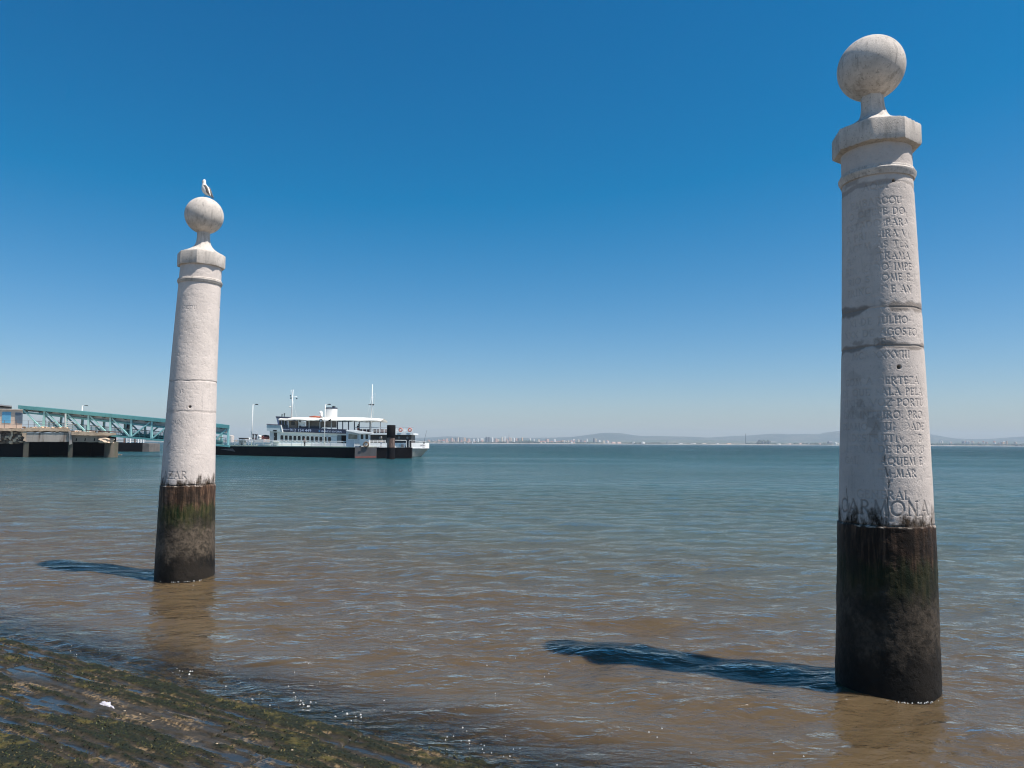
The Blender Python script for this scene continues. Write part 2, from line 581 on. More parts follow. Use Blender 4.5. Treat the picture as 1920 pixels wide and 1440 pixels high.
o = bpy.data.objects.new('ground', me); COL.objects.link(o)
tag(o, 'muddy river bed under the water', None, kind='structure')

# foam flecks
fm = MB()
fr_ = random.Random(3)
def fleck(u, s, r):
    x = u * .866 + s * .5; y = -u * .5 + s * .866
    n = fr_.randint(5, 7); pts = []
    for i in range(n):
        t = 2 * math.pi * i / n; q = r * fr_.uniform(.5, 1.2)
        pts.append((x + q * 1.5 * math.cos(t), y + q * math.sin(t)))
    o = len(fm.v)
    z = .012
    fm.v += [(p[0], p[1], z - .008) for p in pts] + [(x, y, z + r * .45)]
    fm.f += [(o + i, o + (i + 1) % n, o + n) for i in range(n)]
for _ in range(150):
    u = fr_.uniform(-8.5, 2.5); band = fr_.gauss(0, .16)
    cl = .5 + .5 * math.sin(u * 2.1) * math.sin(u * .9 + 1)
    if fr_.random() > cl: continue
    fleck(u, 4.90 + band, fr_.uniform(.002, .007))
for cu in (-6.6, -4.9, -4.4, -3.1, -1.2):
    for _ in range(8):
        fleck(cu + fr_.gauss(0, .13), 4.86 + fr_.gauss(0, .05), fr_.uniform(.002, .010))
for cx_, cy_, cr_ in ((gnd(1661, 1286).x, gnd(1661, 1286).y, .455), (gnd(347.5, 1082).x, gnd(347.5, 1082).y, .455)):
    for _ in range(26):
        t_ = math.atan2(-cy_, -cx_) + fr_.gauss(.25, .45); fx, fy_ = cx_ + (cr_ + fr_.uniform(.015, .05)) * math.cos(t_), cy_ + (cr_ + fr_.uniform(.015, .05)) * math.sin(t_)
        fleck(fx * .866 - fy_ * .5, fx * .5 + fy_ * .866, fr_.uniform(.003, .008))
for _ in range(60):
    fleck(fr_.uniform(-7, 5), fr_.uniform(4.9, 7.2), fr_.uniform(.002, .006))
me = mesh_from('foam', fm.v, fm.f, mat('foam_white', (.55, .56, .54), (.4, .4, .38), 20, .5))
o = bpy.data.objects.new('foam', me); COL.objects.link(o)
tag(o, 'white foam flecks floating along the edge of the steps', 'foam', kind='stuff')

# crumpled plastic bag left on the steps
bp = gnd(195, 1325, .13)
bag = thing('plastic_bag', 'crumpled white translucent plastic bag lying on the wet steps', 'plastic bag', (bp.x, bp.y, .112))
bb = bmesh.new(); bmesh.ops.create_icosphere(bb, subdivisions=4, radius=1)
mbg = MB(); rr = random.Random(4)
for v in bb.verts:
    c_ = v.co; d = 1 + .22 * math.sin(5 * c_.x + 2) * math.cos(7 * c_.y) + .16 * abs(math.sin(9 * c_.y + 4 * c_.z)) + .08 * math.sin(17 * c_.x + 11 * c_.y)
    mbg.v.append((bp.x + c_.x * d * .052, bp.y + c_.y * d * .042, .118 + max(c_.z, -.1) * d * .042))
mbg.f = [tuple(v.index for v in f.verts) for f in bb.faces]; bb.free()
kb = NT('bag_plastic')
bd = kb.bsdf(Base_Color=(.62, .60, .66), Roughness=.3)
ts = kb.n('BsdfTransparent', {0: (.9, .9, .95)})
bmat = kb.finish(kb.n('MixShader', {0: .62, 1: ts.outputs[0], 2: bd.outputs[0]}))
part('bag_body', mbg, bmat, bag, smooth=True)
for sgn, ln in ((-1, .07), (1, .06)):
    hm = MB().tube([(bp.x + sgn * .05, bp.y, .125), (bp.x + sgn * (.05 + ln * .5), bp.y - .02, .135), (bp.x + sgn * (.05 + ln), bp.y - .035, .114)], [.013, .009, .003], 7)
    part('handle', hm, bmat, bag, smooth=True)
# shell and pebble chips
for i, (px, py) in enumerate([(233, 1344), (263, 1336), (286, 1360), (440, 1397), (406, 1412), (548, 1405), (312, 1366)]):
    p = gnd(px, py, .14)
    sm = MB().rock((p.x, p.y, .0), .009, .006, .004, i)
    zc = np.argmin((SX - p.x) ** 2 + (SY - p.y) ** 2); zz = float(tz.reshape(-1)[zc])
    sm.v = [(v[0], v[1], v[2] + zz + .006) for v in sm.v]
    solo('shell_chip', sm, mat('pale_shell', (.55, .42, .28), (.4, .3, .2), 20, .5),
         'tiny pale shell chip lying on the algae covered steps', 'shell', (p.x, p.y, zz), 'pale shell chips on the steps', True)
# ================================================================ engraved lettering
TK, TN = .155, .085


def arc(cx, cy, rx, ry, a0, a1, n=9):
    return [(cx + rx * math.cos(R(a0 + (a1 - a0) * i / n)), cy + ry * math.sin(R(a0 + (a1 - a0) * i / n))) for i in range(n + 1)]


def ser(x, y, w=.13): return ([(x - w, y), (x + w, y)], TN * .8)


GL = {
 'A': (.86, [([(.05, 0), (.43, 1)], TN), ([(.43, 1), (.81, 0)], TK), ([(.18, .33), (.68, .33)], TN), ser(.05, 0), ser(.81, 0)]),
 'B': (.66, [([(.12, 0), (.12, 1)], TK), (arc(.3, .76, .26, .24, 90, -90), TN), (arc(.3, .26, .32, .26, 90, -90), TK), ([(.12, 1), (.3, 1)], TN), ([(.12, .52), (.3, .52)], TN), ([(.12, 0), (.3, 0)], TN)]),
 'C': (.82, [(arc(.46, .5, .42, .5, 45, 315), TK * .85), ([(.76, .70), (.76, .90)], TN)]),
 'D': (.86, [([(.12, 0), (.12, 1)], TK), (arc(.34, .5, .44, .5, 90, -90), TK * .85), ([(.05, 1), (.34, 1)], TN), ([(.05, 0), (.34, 0)], TN)]),
 'E': (.62, [([(.12, 0), (.12, 1)], TK), ([(.05, 1), (.54, 1)], TN), ([(.12, .52), (.46, .52)], TN), ([(.05, 0), (.58, 0)], TN), ([(.54, 1), (.54, .86)], TN), ([(.58, 0), (.58, .16)], TN)]),
 'F': (.58, [([(.12, 0), (.12, 1)], TK), ([(.05, 1), (.52, 1)], TN), ([(.12, .52), (.44, .52)], TN), ser(.12, 0)]),
 'G': (.86, [(arc(.46, .5, .42, .5, 45, 330), TK * .85), ([(.80, .08), (.80, .42)], TK), ser(.78, .42)]),
 'H': (.86, [([(.12, 0), (.12, 1)], TK), ([(.72, 0), (.72, 1)], TK), ([(.12, .52), (.72, .52)], TN), ser(.12, 0), ser(.12, 1), ser(.72, 0), ser(.72, 1)]),
 'I': (.30, [([(.15, 0), (.15, 1)], TK), ser(.15, 0), ser(.15, 1)]),
 'J': (.42, [([(.26, 1), (.26, .1), (.1, -.12)], TK), ser(.26, 1)]),
 'L': (.60, [([(.12, 0), (.12, 1)], TK), ([(.05, 0), (.54, 0)], TN), ([(.54, 0), (.54, .18)], TN), ser(.12, 1)]),
 'M': (1.0, [([(.10, 0), (.20, 1)], TN), ([(.20, 1), (.50, .05)], TK), ([(.50, .05), (.80, 1)], TN), ([(.80, 1), (.90, 0)], TK), ser(.10, 0, .09), ser(.90, 0, .09)]),
 'N': (.90, [([(.14, 0), (.14, 1)], TN), ([(.14, 1), (.76, 0)], TK), ([(.76, 0), (.76, 1)], TN), ser(.14, 0, .1), ser(.76, 1, .1)]),
 'O': (.96, [(arc(.48, .5, .43, .5, 0, 360, 18), TK * .85)]),
 'P': (.62, [([(.12, 0), (.12, 1)], TK), (arc(.3, .73, .27, .27, 90, -90), TK * .8), ([(.05, 1), (.3, 1)], TN), ([(.12, .46), (.3, .46)], TN), ser(.12, 0)]),
 'Q': (.98, [(arc(.48, .5, .43, .5, 0, 360, 18), TK * .85), ([(.5, .1), (.9, -.2)], TK)]),
 'R': (.74, [([(.12, 0), (.12, 1)], TK), (arc(.3, .75, .26, .25, 90, -90), TK * .8), ([(.05, 1), (.3, 1)], TN), ([(.12, .5), (.3, .5)], TN), ([(.3, .5), (.70, 0)], TK), ser(.12, 0)]),
 'S': (.58, [(arc(.29, .75, .22, .25, 40, 270, 8) + arc(.29, .25, .24, .25, 90, -140, 8)[1:], TK * .85)]),
 'T': (.76, [([(.38, 0), (.38, 1)], TK), ([(.03, 1), (.73, 1)], TN), ([(.03, 1), (.03, .85)], TN), ([(.73, 1), (.73, .85)], TN), ser(.38, 0)]),
 'U': (.84, [([(.14, 1), (.14, .35)] + arc(.42, .33, .28, .33, 180, 360, 8), TK * .8), ([(.70, .33), (.70, 1)], TN), ser(.14, 1), ser(.70, 1)]),
 'V': (.84, [([(.04, 1), (.42, 0)], TK), ([(.42, 0), (.80, 1)], TN), ser(.04, 1, .1), ser(.80, 1, .1)]),
 'X': (.80, [([(.06, 1), (.74, 0)], TK), ([(.06, 0), (.74, 1)], TN), ser(.06, 1, .08), ser(.74, 0, .08)]),
 'Z': (.74, [([(.06, 1), (.68, 1)], TN), ([(.68, 1), (.06, 0)], TK), ([(.06, 0), (.70, 0)], TN)]),
 '-': (.36, [([(.05, .45), (.30, .45)], TN)]),
 ',': (.26, [([(.14, .06), (.06, -.18)], TK)]),
 ' ': (.42, []),
}


def engrave(G, AR, ZZ, text, ac, z, h, gap=.16, thick=1.0):
    """draw text into depth grid G; AR = arc length coordinate, ZZ = heights; centred at ac"""
    tw = sum(GL[c][0] + gap for c in text) - gap
    x = ac - tw * h / 2
    zs_ = ZZ[:, 0]
    for ch in text:
        w_, st = GL[ch]
        for pts, th in st:
            th = th * h * .5 * thick
            for (x0, y0), (x1, y1) in zip(pts[:-1], pts[1:]):
                ax_, az_, bx, bz = x + x0 * h, z + y0 * h, x + x1 * h, z + y1 * h
                r0 = np.searchsorted(zs_, min(az_, bz) - th * 2); r1 = np.searchsorted(zs_, max(az_, bz) + th * 2)
                if r1 <= r0: continue
                arow = AR[(r0 + r1) // 2]
                c0 = np.searchsorted(arow, min(ax_, bx) - th * 2 - .01); c1 = np.searchsorted(arow, max(ax_, bx) + th * 2 + .01)
                if c1 <= c0: continue
                a = AR[r0:r1, c0:c1]; zz = ZZ[r0:r1, c0:c1]
                dx, dz = bx - ax_, bz - az_; L2 = dx * dx + dz * dz + 1e-12
                t = np.clip(((a - ax_) * dx + (zz - az_) * dz) / L2, 0, 1)
                dist = np.hypot(a - ax_ - t * dx, zz - az_ - t * dz)
                v = 1 - sstep(th * .5, th * 1.5 + .002, dist)
                G[r0:r1, c0:c1] = np.maximum(G[r0:r1, c0:c1], v)
        x += (w_ + gap) * h


# ================================================================ the two columns
def stone_material(name, ztide, tone=1.0, lowtone=1.0):
    k = NT(name)
    vec = k.tc.outputs['Object']
    z = k.n('SeparateXYZ', {0: vec}).outputs[2]
    cut = k.n('Attribute', attribute_name='cut').outputs['Fac']
    damp = k.n('Attribute', attribute_name='damp').outputs['Fac']
    n1 = k.noise(vec, 3.0, 5, .6); n2 = k.noise(vec, 18, 6, .7)
    st = k.noise(k.vecscale(vec, (9, 9, .9)), 1.5, 5, .65)
    c = k.mix(k.ramp(n1, .35, .65), (.665, .585, .52), (.585, .515, .46))
    c = k.mix(k.ramp(n2, .50, .72, 0, .35), c, (.42, .38, .34))
    c = k.mix(k.ramp(st, .55, .75, 0, .35), c, (.33, .295, .265))
    c = k.mix(k.ramp(k.noise(vec, 70, 3, .6), .62, .72, 0, .45), c, (.20, .18, .16))
    c = k.mix(k.math('MULTIPLY', damp, .78, clamp=True), c, (.155, .125, .10))
    c = k.mix(k.math('MULTIPLY', cut, .60), c, (.17, .15, .13))
    # tide mark: dried brown fringe, rust, weed, silt
    ragged = k.math('MULTIPLY', k.math('SUBTRACT', k.noise(k.vecscale(vec, (6, 6, 2.4)), 1.6, 7, .72), .5), .85)
    zr = k.math('ADD', z, ragged)
    fringe = k.ramp(zr, ztide + .17, ztide - .03)
    c = k.mix(1.0, c, (tone, tone, tone * 1.01), 'MULTIPLY')
    c = k.mix(fringe, c, k.mix(k.ramp(n2, .4, .6), (.060, .040, .025), (.018, .013, .009)))
    wet = k.ramp(k.math('ADD', z, k.math('MULTIPLY', ragged, .15)), ztide + .014, ztide - .016)
    rr = k.noise(k.vecscale(vec, (16, 16, 1.2)), 1.5, 6, .7)
    rustc = k.mix(k.ramp(rr, .42, .66), (.022, .012, .007), (.120, .070, .043))
    weed = k.mix(k.ramp(rr, .35, .62), (.005, .012, .003), (.042, .037, .014))
    silt = k.mix(k.ramp(n2, .35, .65), (.026, .021, .015), (.078, .060, .043))
    dark = k.mix(k.ramp(n1, .4, .6), (.005, .0045, .0035), (.014, .011, .008))
    zs = k.math('ADD', z, k.math('MULTIPLY', ragged, .9))
    low = k.mix(k.ramp(zs, ztide - .22, ztide - .42), rustc, weed)
    low = k.mix(k.ramp(zs, ztide - .48, ztide - .78), low, silt)
    low = k.mix(k.ramp(zs, ztide - 1.05, ztide - 1.30), low, dark)
    low = k.mix(k.ramp(k.noise(vec, 2.4, 3, .5), .5, .62, 0, .6), low, dark)
    low = k.mix(1.0, low, (lowtone, lowtone, lowtone), 'MULTIPLY')
    c = k.mix(wet, c, low)
    # pale salt line where the dark band starts
    ln = k.math('MULTIPLY', k.ramp(k.math('ABSOLUTE', k.math('SUBTRACT', k.math('ADD', z, k.math('MULTIPLY', ragged, .05)), ztide - .012)), .010, .003),
                k.ramp(k.noise(vec, 5, 3, .6), .50, .60))
    c = k.mix(k.math('MULTIPLY', ln, .8), c, (.52, .44, .36))
    h = k.math('ADD', k.math('MULTIPLY', n2, .6), k.noise(vec, 90, 4, .7))
    nb = k.bump(h, .55, .008)
    rough = k.math('MULTIPLY_ADD', wet, -.28, .88)
    return k.finish(k.bsdf(Base_Color=c, Roughness=rough, Normal=nb, Specular_IOR_Level=.18))


def weathered_stone(name, grime=0.0):
    k = NT(name)
    vec = k.tc.outputs['Object']
    n1 = k.noise(vec, 4, 5, .6); n2 = k.noise(vec, 22, 6, .7)
    st = k.noise(k.vecscale(vec, (9, 9, 1.0)), 1.6, 6, .7)
    c = k.mix(k.ramp(n1, .35, .65), (.60, .54, .48), (.48, .43, .38))
    c = k.mix(k.ramp(n2, .48, .70, 0, .5), c, (.30, .27, .24))
    c = k.mix(k.ramp(st, .50, .70, 0, .55), c, (.20, .18, .155))
    c = k.mix(k.ramp(k.noise(vec, 60, 3, .6), .60, .70, 0, .6), c, (.13, .12, .10))
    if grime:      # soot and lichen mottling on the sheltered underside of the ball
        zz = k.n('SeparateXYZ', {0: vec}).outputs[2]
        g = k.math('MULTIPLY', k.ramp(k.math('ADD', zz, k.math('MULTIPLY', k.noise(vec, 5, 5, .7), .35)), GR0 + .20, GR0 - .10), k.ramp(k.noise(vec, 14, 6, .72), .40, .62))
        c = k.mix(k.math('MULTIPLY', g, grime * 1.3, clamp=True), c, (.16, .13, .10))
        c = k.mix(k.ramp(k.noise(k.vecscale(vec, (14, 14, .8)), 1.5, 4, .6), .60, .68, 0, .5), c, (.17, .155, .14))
    h = k.math('ADD', k.math('MULTIPLY', n2, .6), k.noise(vec, 90, 4, .7))
    return k.finish(k.bsdf(Base_Color=c, Roughness=.9, Normal=k.bump(h, .6, .010), Specular_IOR_Level=.3))


GR0 = 6.0
STONE_TOP = weathered_stone('weathered_limestone')
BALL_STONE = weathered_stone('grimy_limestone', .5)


def column(base_px, prof_px, feat, label, text_lines, seed, nth, zstep, text_az, octv=-122.5):
    B = gnd(*base_px)
    Yc = B.y
    D = math.hypot(B.x, B.y)
    cosa = Yc / D

    def axis_pt(cx, py): return onY(cx, py, Yc)

    def rad(cx, hw, py): return (onY(cx + hw, py, Yc).x - onY(cx - hw, py, Yc).x) / 2 * cosa

    def zfront(py, r, cx):
        p = onY(cx, py, Yc)
        dd = math.hypot(p.x, p.y)
        return CAM.z + (p.z - CAM.z) * (dd - r) / dd
    root = thing('stone_column', label, 'column', (B.x, B.y, 0))
    # profile rows: z, axis x, radius
    rows = [(axis_pt(c, y).z, axis_pt(c, y).x - B.x, rad(c, h, y)) for (c, h, y) in prof_px]
    rows.sort()
    z0, x0, r0 = rows[0]; z1, x1, r1 = rows[1]
    sl_ = (x1 - x0) / (z1 - z0); rs_ = (r1 - r0) / (z1 - z0)
    rows.insert(0, (-1.85, x0 + sl_ * (-1.85 - z0), r0 + rs_ * (-1.85 - z0)))
    zz = np.array([r[0] for r in rows]); xx = np.array([r[1] for r in rows]); rr_ = np.array([r[2] for r in rows])
    pz = np.polyfit(zz, xx, 2)
    axx = lambda z: np.polyval(pz, z)
    rfun = lambda z: np.interp(z, zz, rr_)
    cap_b = axis_pt(*feat['cap_bottom']).z; cap_t = axis_pt(*feat['cap_top']).z
    ring_z = axis_pt(*feat['ring']).z
    ztop = cap_b + .01
    zs1 = np.concatenate([np.arange(-1.85, 0, .03), np.arange(0, ztop, zstep), [ztop]])
    # denser theta on the written side
    th = np.linspace(0, 2 * math.pi, nth, endpoint=False)
    th = (th + R(text_az) + math.pi)      # seam opposite the writing
    T, ZZ = np.meshgrid(th, zs1)
    Rr = rfun(ZZ)
    AR = (T - (R(text_az) + 2 * math.pi)) * Rr
    G = np.zeros_like(ZZ); GC = np.zeros_like(ZZ)
    for (txt, zt, h, thick, fade) in text_lines(lambda py: zfront(py, rfun(axis_pt(feat['cx'](py), py).z), feat['cx'](py))):
        g = np.zeros_like(ZZ)
        engrave(g, AR, ZZ, txt, 0, zt, h, thick=thick)
        ero = sstep(fade - .14, fade + .10, fbm(AR * 6 + seed, ZZ * 6, seed + 3, 4))
        lf = 1 - sstep(-.12, .08, AR)
        G = np.maximum(G, g * ero); GC = np.maximum(GC, g * (ero * .8 + .2 * lf) * (1.0 if fade < .25 else .13 + .12 * lf))
    feat['tide'] = zf0 = zfront(feat['tide_py'], rfun(axis_pt(feat['cx'](feat['tide_py']), feat['tide_py']).z), feat['cx'](feat['tide_py']))
    depth = G * .0046
    damp = np.zeros_like(ZZ)
    zf = lambda py: zfront(py, rfun(axis_pt(feat['cx'](py), py).z), feat['cx'](py))
    for (py, hwid, amt, gz) in feat['bands']:
        zb = zf(py)
        wv = .025 * (fbm(AR * 4, ZZ * 0 + seed + py, 71, 3) - .5) * 2
        n = fbm(AR * 6, ZZ * 6, int(py), 4)
        e = 1 - sstep(hwid * .5, hwid * 1.2, np.abs(ZZ - zb - wv - (n - .5) * hwid * 2.4) + (1 - sstep(.22, .45, fbm(AR * 3.5 + py, ZZ * 3, 77, 3))) * hwid)
        damp = np.maximum(damp, e * amt)
        groove = 1 - sstep(.002, .011, np.abs(ZZ - zb - wv * .6 + .004 * n))
        depth += groove * gz * sstep(.3, .5, fbm(AR * 3, ZZ * 0 + py, 5, 3))
        depth += e * .002
    for (dxa, py, rad_) in feat['holes']:
        zb = zf(py); dd = np.hypot(AR - dxa, ZZ - zb)
        hh = 1 - sstep(rad_ * .55, rad_, dd)
        depth += hh * .03; damp = np.maximum(damp, hh * 1.2)
    for (a0, py0, a1, py1) in feat['cracks']:
        za, zb = zf(py0), zf(py1); dx, dz = a1 - a0, zb - za; L2 = dx * dx + dz * dz
        t = np.clip(((AR - a0) * dx + (ZZ - za) * dz) / L2, 0, 1)
        dd = np.hypot(AR - a0 - t * dx + .03 * (fbm(ZZ * 14, ZZ * 0, 8, 3) - .5), ZZ - za - t * dz)
        cc = (1 - sstep(.001, .008, dd)) * sstep(.30, .5, fbm(AR * 3, ZZ * 18, 12, 3))
        depth += cc * .006; damp = np.maximum(damp, cc * .7 + (1 - sstep(.005, .05, dd + .03 * fbm(AR * 20, ZZ * 20, 3, 3))) * .35)
    for (a0, py0, ra, rz, am) in feat['patches']:
        zb = zf(py0); n = fbm(AR * 7, ZZ * 7, int(py0), 4)
        dd = np.hypot((AR - a0) / ra, (ZZ - zb) / rz) + (fbm(AR * 11, ZZ * 11, int(py0) + 1, 5, .6) - .5) * 3.0
        damp = np.maximum(damp, (1 - sstep(.45, 1.1, dd)) * am)
    # pits and gentle unevenness
    depth += .0022 * (fbm(AR * 9, ZZ * 9, seed, 4) - .5) + .0015 * sstep(.62, .7, fbm(AR * 28, ZZ * 28, seed + 9, 2))
    zt_ = feat['tide']
    # encrusted part below the tide mark is a touch thicker and lumpier
    enc = 1 - sstep(zt_ - .012, zt_ + .006, ZZ + .02 * (fbm(AR * 5, ZZ * 0, 6, 2) - .5))
    depth -= enc * (.008 + .010 * (fbm(AR * 10, ZZ * 10, 91, 4) - .5))
    Rr = Rr - depth
    V = np.stack([axx(ZZ) + Rr * np.cos(T), Rr * np.sin(T), ZZ], -1)
    me = grid_mesh('shaft', V, stone_material('limestone_tide_%d' % seed, zt_, feat['tone'], feat['lowtone']), closed_u=True, attrs={'cut': GC, 'damp': damp})
    sh = bpy.data.objects.new('shaft', me); COL.objects.link(sh); sh.parent = root

    def c_at(z): return (B.x + float(axx(z)), B.y, 0)
    # ring moulding
    rn = float(rfun(ring_z))
    rw = feat['ring_r'] * rn
    hh = feat['ring_h']
    rm = MB().lathe(c_at(ring_z), [(rn - .02, ring_z - hh * .95), (rn + .012, ring_z - hh * .9), (rn + .02, ring_z - hh * .55), (rw - .01, ring_z - hh * .5), (rw, ring_z - hh * .2), (rw + .002, ring_z + hh * .1), (rw - .012, ring_z + hh * .35), (rn + .02, ring_z + hh * .45), (rn + .012, ring_z + hh * .75), (rn - .02, ring_z + hh * .8)], 96)
    part('ring_moulding', rm, STONE_TOP, root, smooth=2)
    # octagonal cap slab
    rc = rad(feat['cap_top'][0], feat['cap_hw'], feat['cap_top'][1])
    bmq = bmesh.new(); ccx = c_at(cap_b)
    prof = [(rc * .86, cap_b - .012), (rc * .985, cap_b + .0), (rc, cap_b + .02), (rc, cap_t - .02), (rc * .985, cap_t), (rc * .90, cap_t + .010)]
    vs = []
    for (r_, z_) in prof:
        row = []
        for e_ in range(8):
            p0 = R(octv + 45 * e_); p1 = R(octv + 45 * (e_ + 1))
            for j in range(10):
                t = j / 10
                x = (1 - t) * math.cos(p0) + t * math.cos(p1); y = (1 - t) * math.sin(p0) + t * math.sin(p1)
                jit = .0035 * math.sin(j * 2.7 + e_ * 5 + z_ * 40) * (1 if .4 * rc < r_ else 0)
                row.append((ccx[0] + x * r_ + jit * x, ccx[1] + y * r_ + jit * y, z_ + jit * .8))
        vs.append(row)
    cm = MB(); n = 80
    cm.v = [p for row in vs for p in row]
    cm.f = [(i * n + j, i * n + (j + 1) % n, (i + 1) * n + (j + 1) % n, (i + 1) * n + j) for i in range(len(prof) - 1) for j in range(n)]
    cm.f += [tuple(range(n))[::-1], tuple((len(prof) - 1) * n + j for j in range(n))]
    o = part('octagonal_cap', cm, STONE_TOP, root, smooth=2)
    # concave octagonal neck that carries the ball
    bc = axis_pt(feat['ball'][0], feat['ball'][1]); rb = rad(feat['ball'][0], feat['ball'][2], feat['ball'][1]) * feat.get('ball_k', .985)
    rnk = rb * .335
    zb_ = bc.z - rb * .93
    pn = []
    for i in range(17):
        t = i / 16
        r_ = rnk + (rc * .88 - rnk) * (1 - t) ** 4.0
        pn.append((r_, cap_t + .02 + (zb_ - cap_t - .02) * t))
    pn = [(rc * .89, cap_t + .004)] + pn + [(rnk, bc.z - rb * .7)]
    bxoff = lambda z: bc.x if z > zb_ else bc.x
    nm = MB()
    nvs = []
    for (r_, z_) in pn:
        cx_ = B.x + float(axx(z_)); f_ = min(1, max(0, (z_ - cap_t) / (zb_ - cap_t))); cx_ = cx_ * (1 - f_) + bc.x * f_
        for e_ in range(8):
            t = R(octv + 45 * e_); nvs.append((cx_ + r_ * math.cos(t), B.y + r_ * math.sin(t), z_))
    nm.v = nvs; m_ = len(pn)
    nm.f = [(i * 8 + j, i * 8 + (j + 1) % 8, (i + 1) * 8 + (j + 1) % 8, (i + 1) * 8 + j) for i in range(m_ - 1) for j in range(8)] + [tuple(range(8))[::-1], tuple((m_ - 1) * 8 + j for j in range(8))]
    part('ball_neck', nm, STONE_TOP, root, smooth=2)
    bl = MB().ball(bc, rb, n=96, m=64)
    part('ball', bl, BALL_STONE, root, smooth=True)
    print('COLUMN', tuple(round(v, 2) for v in B), 'cap', round(cap_b, 2), round(cap_t, 2), 'ball', round(bc.z, 2), 'rb', round(rb, 3), 'r0', round(r0, 3), 'tide', zt_, 'front tide', round(zf(feat['tide_py']), 3))
    return root, bc, rb, B


def lerp_cx(pairs):
    ys_ = [p[0] for p in pairs]; xs_ = [p[1] for p in pairs]
    return lambda py: float(np.interp(py, ys_, xs_))


def right_text(z):
    T = [('AQUI', 353), ('EMBARCOU', 382), ('O CHEFE DO', 402), ('ESTADO PARA', 423), ('A PRIMEIRA VI', 444), ('AGEM AS TER', 464),
         ('RAS ULTRAMA', 486), ('RINAS DO IMPE', 506), ('RIO S TOME E', 526), ('PRINCIPE E AN', 548),
         ('XI DE JULHO-', 606), ('XXX DE AGOSTO', 628), ('DE', 647), ('MCMXXXVIII', 670),
         ('COM A CERTEZA', 719), ('DE QUE FALA PELA', 740), ('MINHA VOZ PORTU', 760), ('GAL INTEIRO, PRO', 783), ('CLAMO A UNIDADE', 805),
         ('INDESTRUTIVEL E', 827), ('ETERNA DE PORTU', 848), ('GAL DE AQUEM E', 870), ('DE ALEM-MAR', 893)]
    out = [(t, z(y + 1), .064, .95, .38) for t, y in T]
    out.append(('GENERAL', z(936), .075, .9, .36))
    out.append(('CARMONA', z(966), .128, 1.0, .10))
    return out


def left_text(z):
    T = [('AQUI', 560), ('DESEMBARCOU', 580), ('DE REGRESSO', 600), ('SEGUNDA', 625), ('VIAGEM', 650), ('IMPERIAL', 668), ('MCMXXXIX', 703),
         ('ULTRAMAR', 738), ('PRESIDENTE', 752), ('DA REPUBLICA', 768), ('A NACAO', 795), ('VONTADE', 812), ('UNIDADE', 828), ('PATRIA', 843), ('MAR', 862)]
    out = [(t, z(y), .060, .7, .62) for t, y in T]
    out.append(('SALAZAR', z(898), .120, 1.05, .15))
    return out


rfeat = dict(cap_bottom=(1641, 287), cap_top=(1641, 249), cap_hw=84, ring=(1643, 336), ring_r=1.095, ring_h=.062, ball=(1633, 129, 66.5),
             cx=lerp_cx([(350, 1644), (660, 1653.5), (990, 1660.5), (1300, 1661)]),
             bands=[(343, .03, .55, 0), (577, .048, .85, .005), (648, .034, .80, .005), (985, .006, .2, .008)],
             holes=[(.165, 689, .024), (.17, 341, .018)],
             cracks=[(.05, 905, .045, 985), (-.36, 920, -.33, 975), (.02, 855, .06, 905)],
             patches=[(.03, 566, .06, .055, .55), (.07, 638, .10, .035, .5), (-.22, 640, .12, .03, .5), (-.17, 770, .10, .09, .30), (-.06, 800, .06, .08, .40), (-.27, 705, .12, .05, .22),
                      (-.12, 400, .1, .08, .28), (-.25, 330, .12, .04, .5), (-.05, 470, .1, .05, .2), (.06, 965, .03, .1, .6), (-.33, 960, .08, .12, .55), (.30, 985, .09, .09, .75), (.17, 990, .07, .07, .7)],
             tide=1.545, tide_py=987, tone=.86, lowtone=.80)
lfeat = dict(cap_bottom=(379.3, 502), cap_top=(379.3, 478.5), cap_hw=46.5, ring=(376, 530), ring_r=1.075, ring_h=.05, ball=(383, 404.5, 38),
             cx=lerp_cx([(530, 376), (715, 362), (905, 352.5), (1086, 347)]),
             bands=[(714, .014, .35, .006), (771, .022, .25, .003), (910, .006, .2, .008)],
             holes=[(.80, 570, .022), (.34, 763, .026)],
             cracks=[(-.05, 838, .05, 828)],
             patches=[(.60, 722, .06, .05, .22), (0, 771, .22, .05, .3), (-.2, 715, .2, .03, .5), (.9, 900, .06, .09, .7), (.12, 890, .05, .03, .6)],
             tide=1.545, tide_py=911, tone=.98, lowtone=1.45)
rcol, rbc, rrb, RB = column((1661, 1286), [(1662, 98.3, 1286), (1660.5, 90.5, 990), (1658.5, 85.5, 850), (1653.5, 77.5, 660), (1644, 67.3, 350), (1642, 67, 290)], rfeat,
       'tall weathered stone column with a bare ball on top, long carved inscription ending in CARMONA', right_text, 5, 620, .0052, -120)
lcol, lbc, lrb, LB = column((347.5, 1082), [(347.5, 56.3, 1082), (352.5, 51.3, 905), (362, 45, 715), (374, 40.3, 545), (377, 39.5, 510)], lfeat,
       'pale stone column with a gull on its ball, mostly faded inscription ending in ZAR', left_text, 9, 460, .0075, -120)
# ================================================================ gull on the left ball
def loft(rings, mat_, name, parent, n=14):
    """rings: list of (centre, direction-up vector a, side vector b, ra, rb)"""
    m = MB(); vs = []
    for (c, a, b, ra, rb) in rings:
        for k_ in range(n):
            t = 2 * math.pi * k_ / n
            vs.append(Vector(c) + Vector(a) * math.cos(t) * ra + Vector(b) * math.sin(t) * rb)
    m.v = vs
    L = len(rings)
    m.f = [(i * n + j, i * n + (j + 1) % n, (i + 1) * n + (j + 1) % n, (i + 1) * n + j) for i in range(L - 1) for j in range(n)]
    m.f += [tuple(range(n))[::-1], tuple((L - 1) * n + j for j in range(n))]
    return part(name, m, mat_, parent, smooth=True)


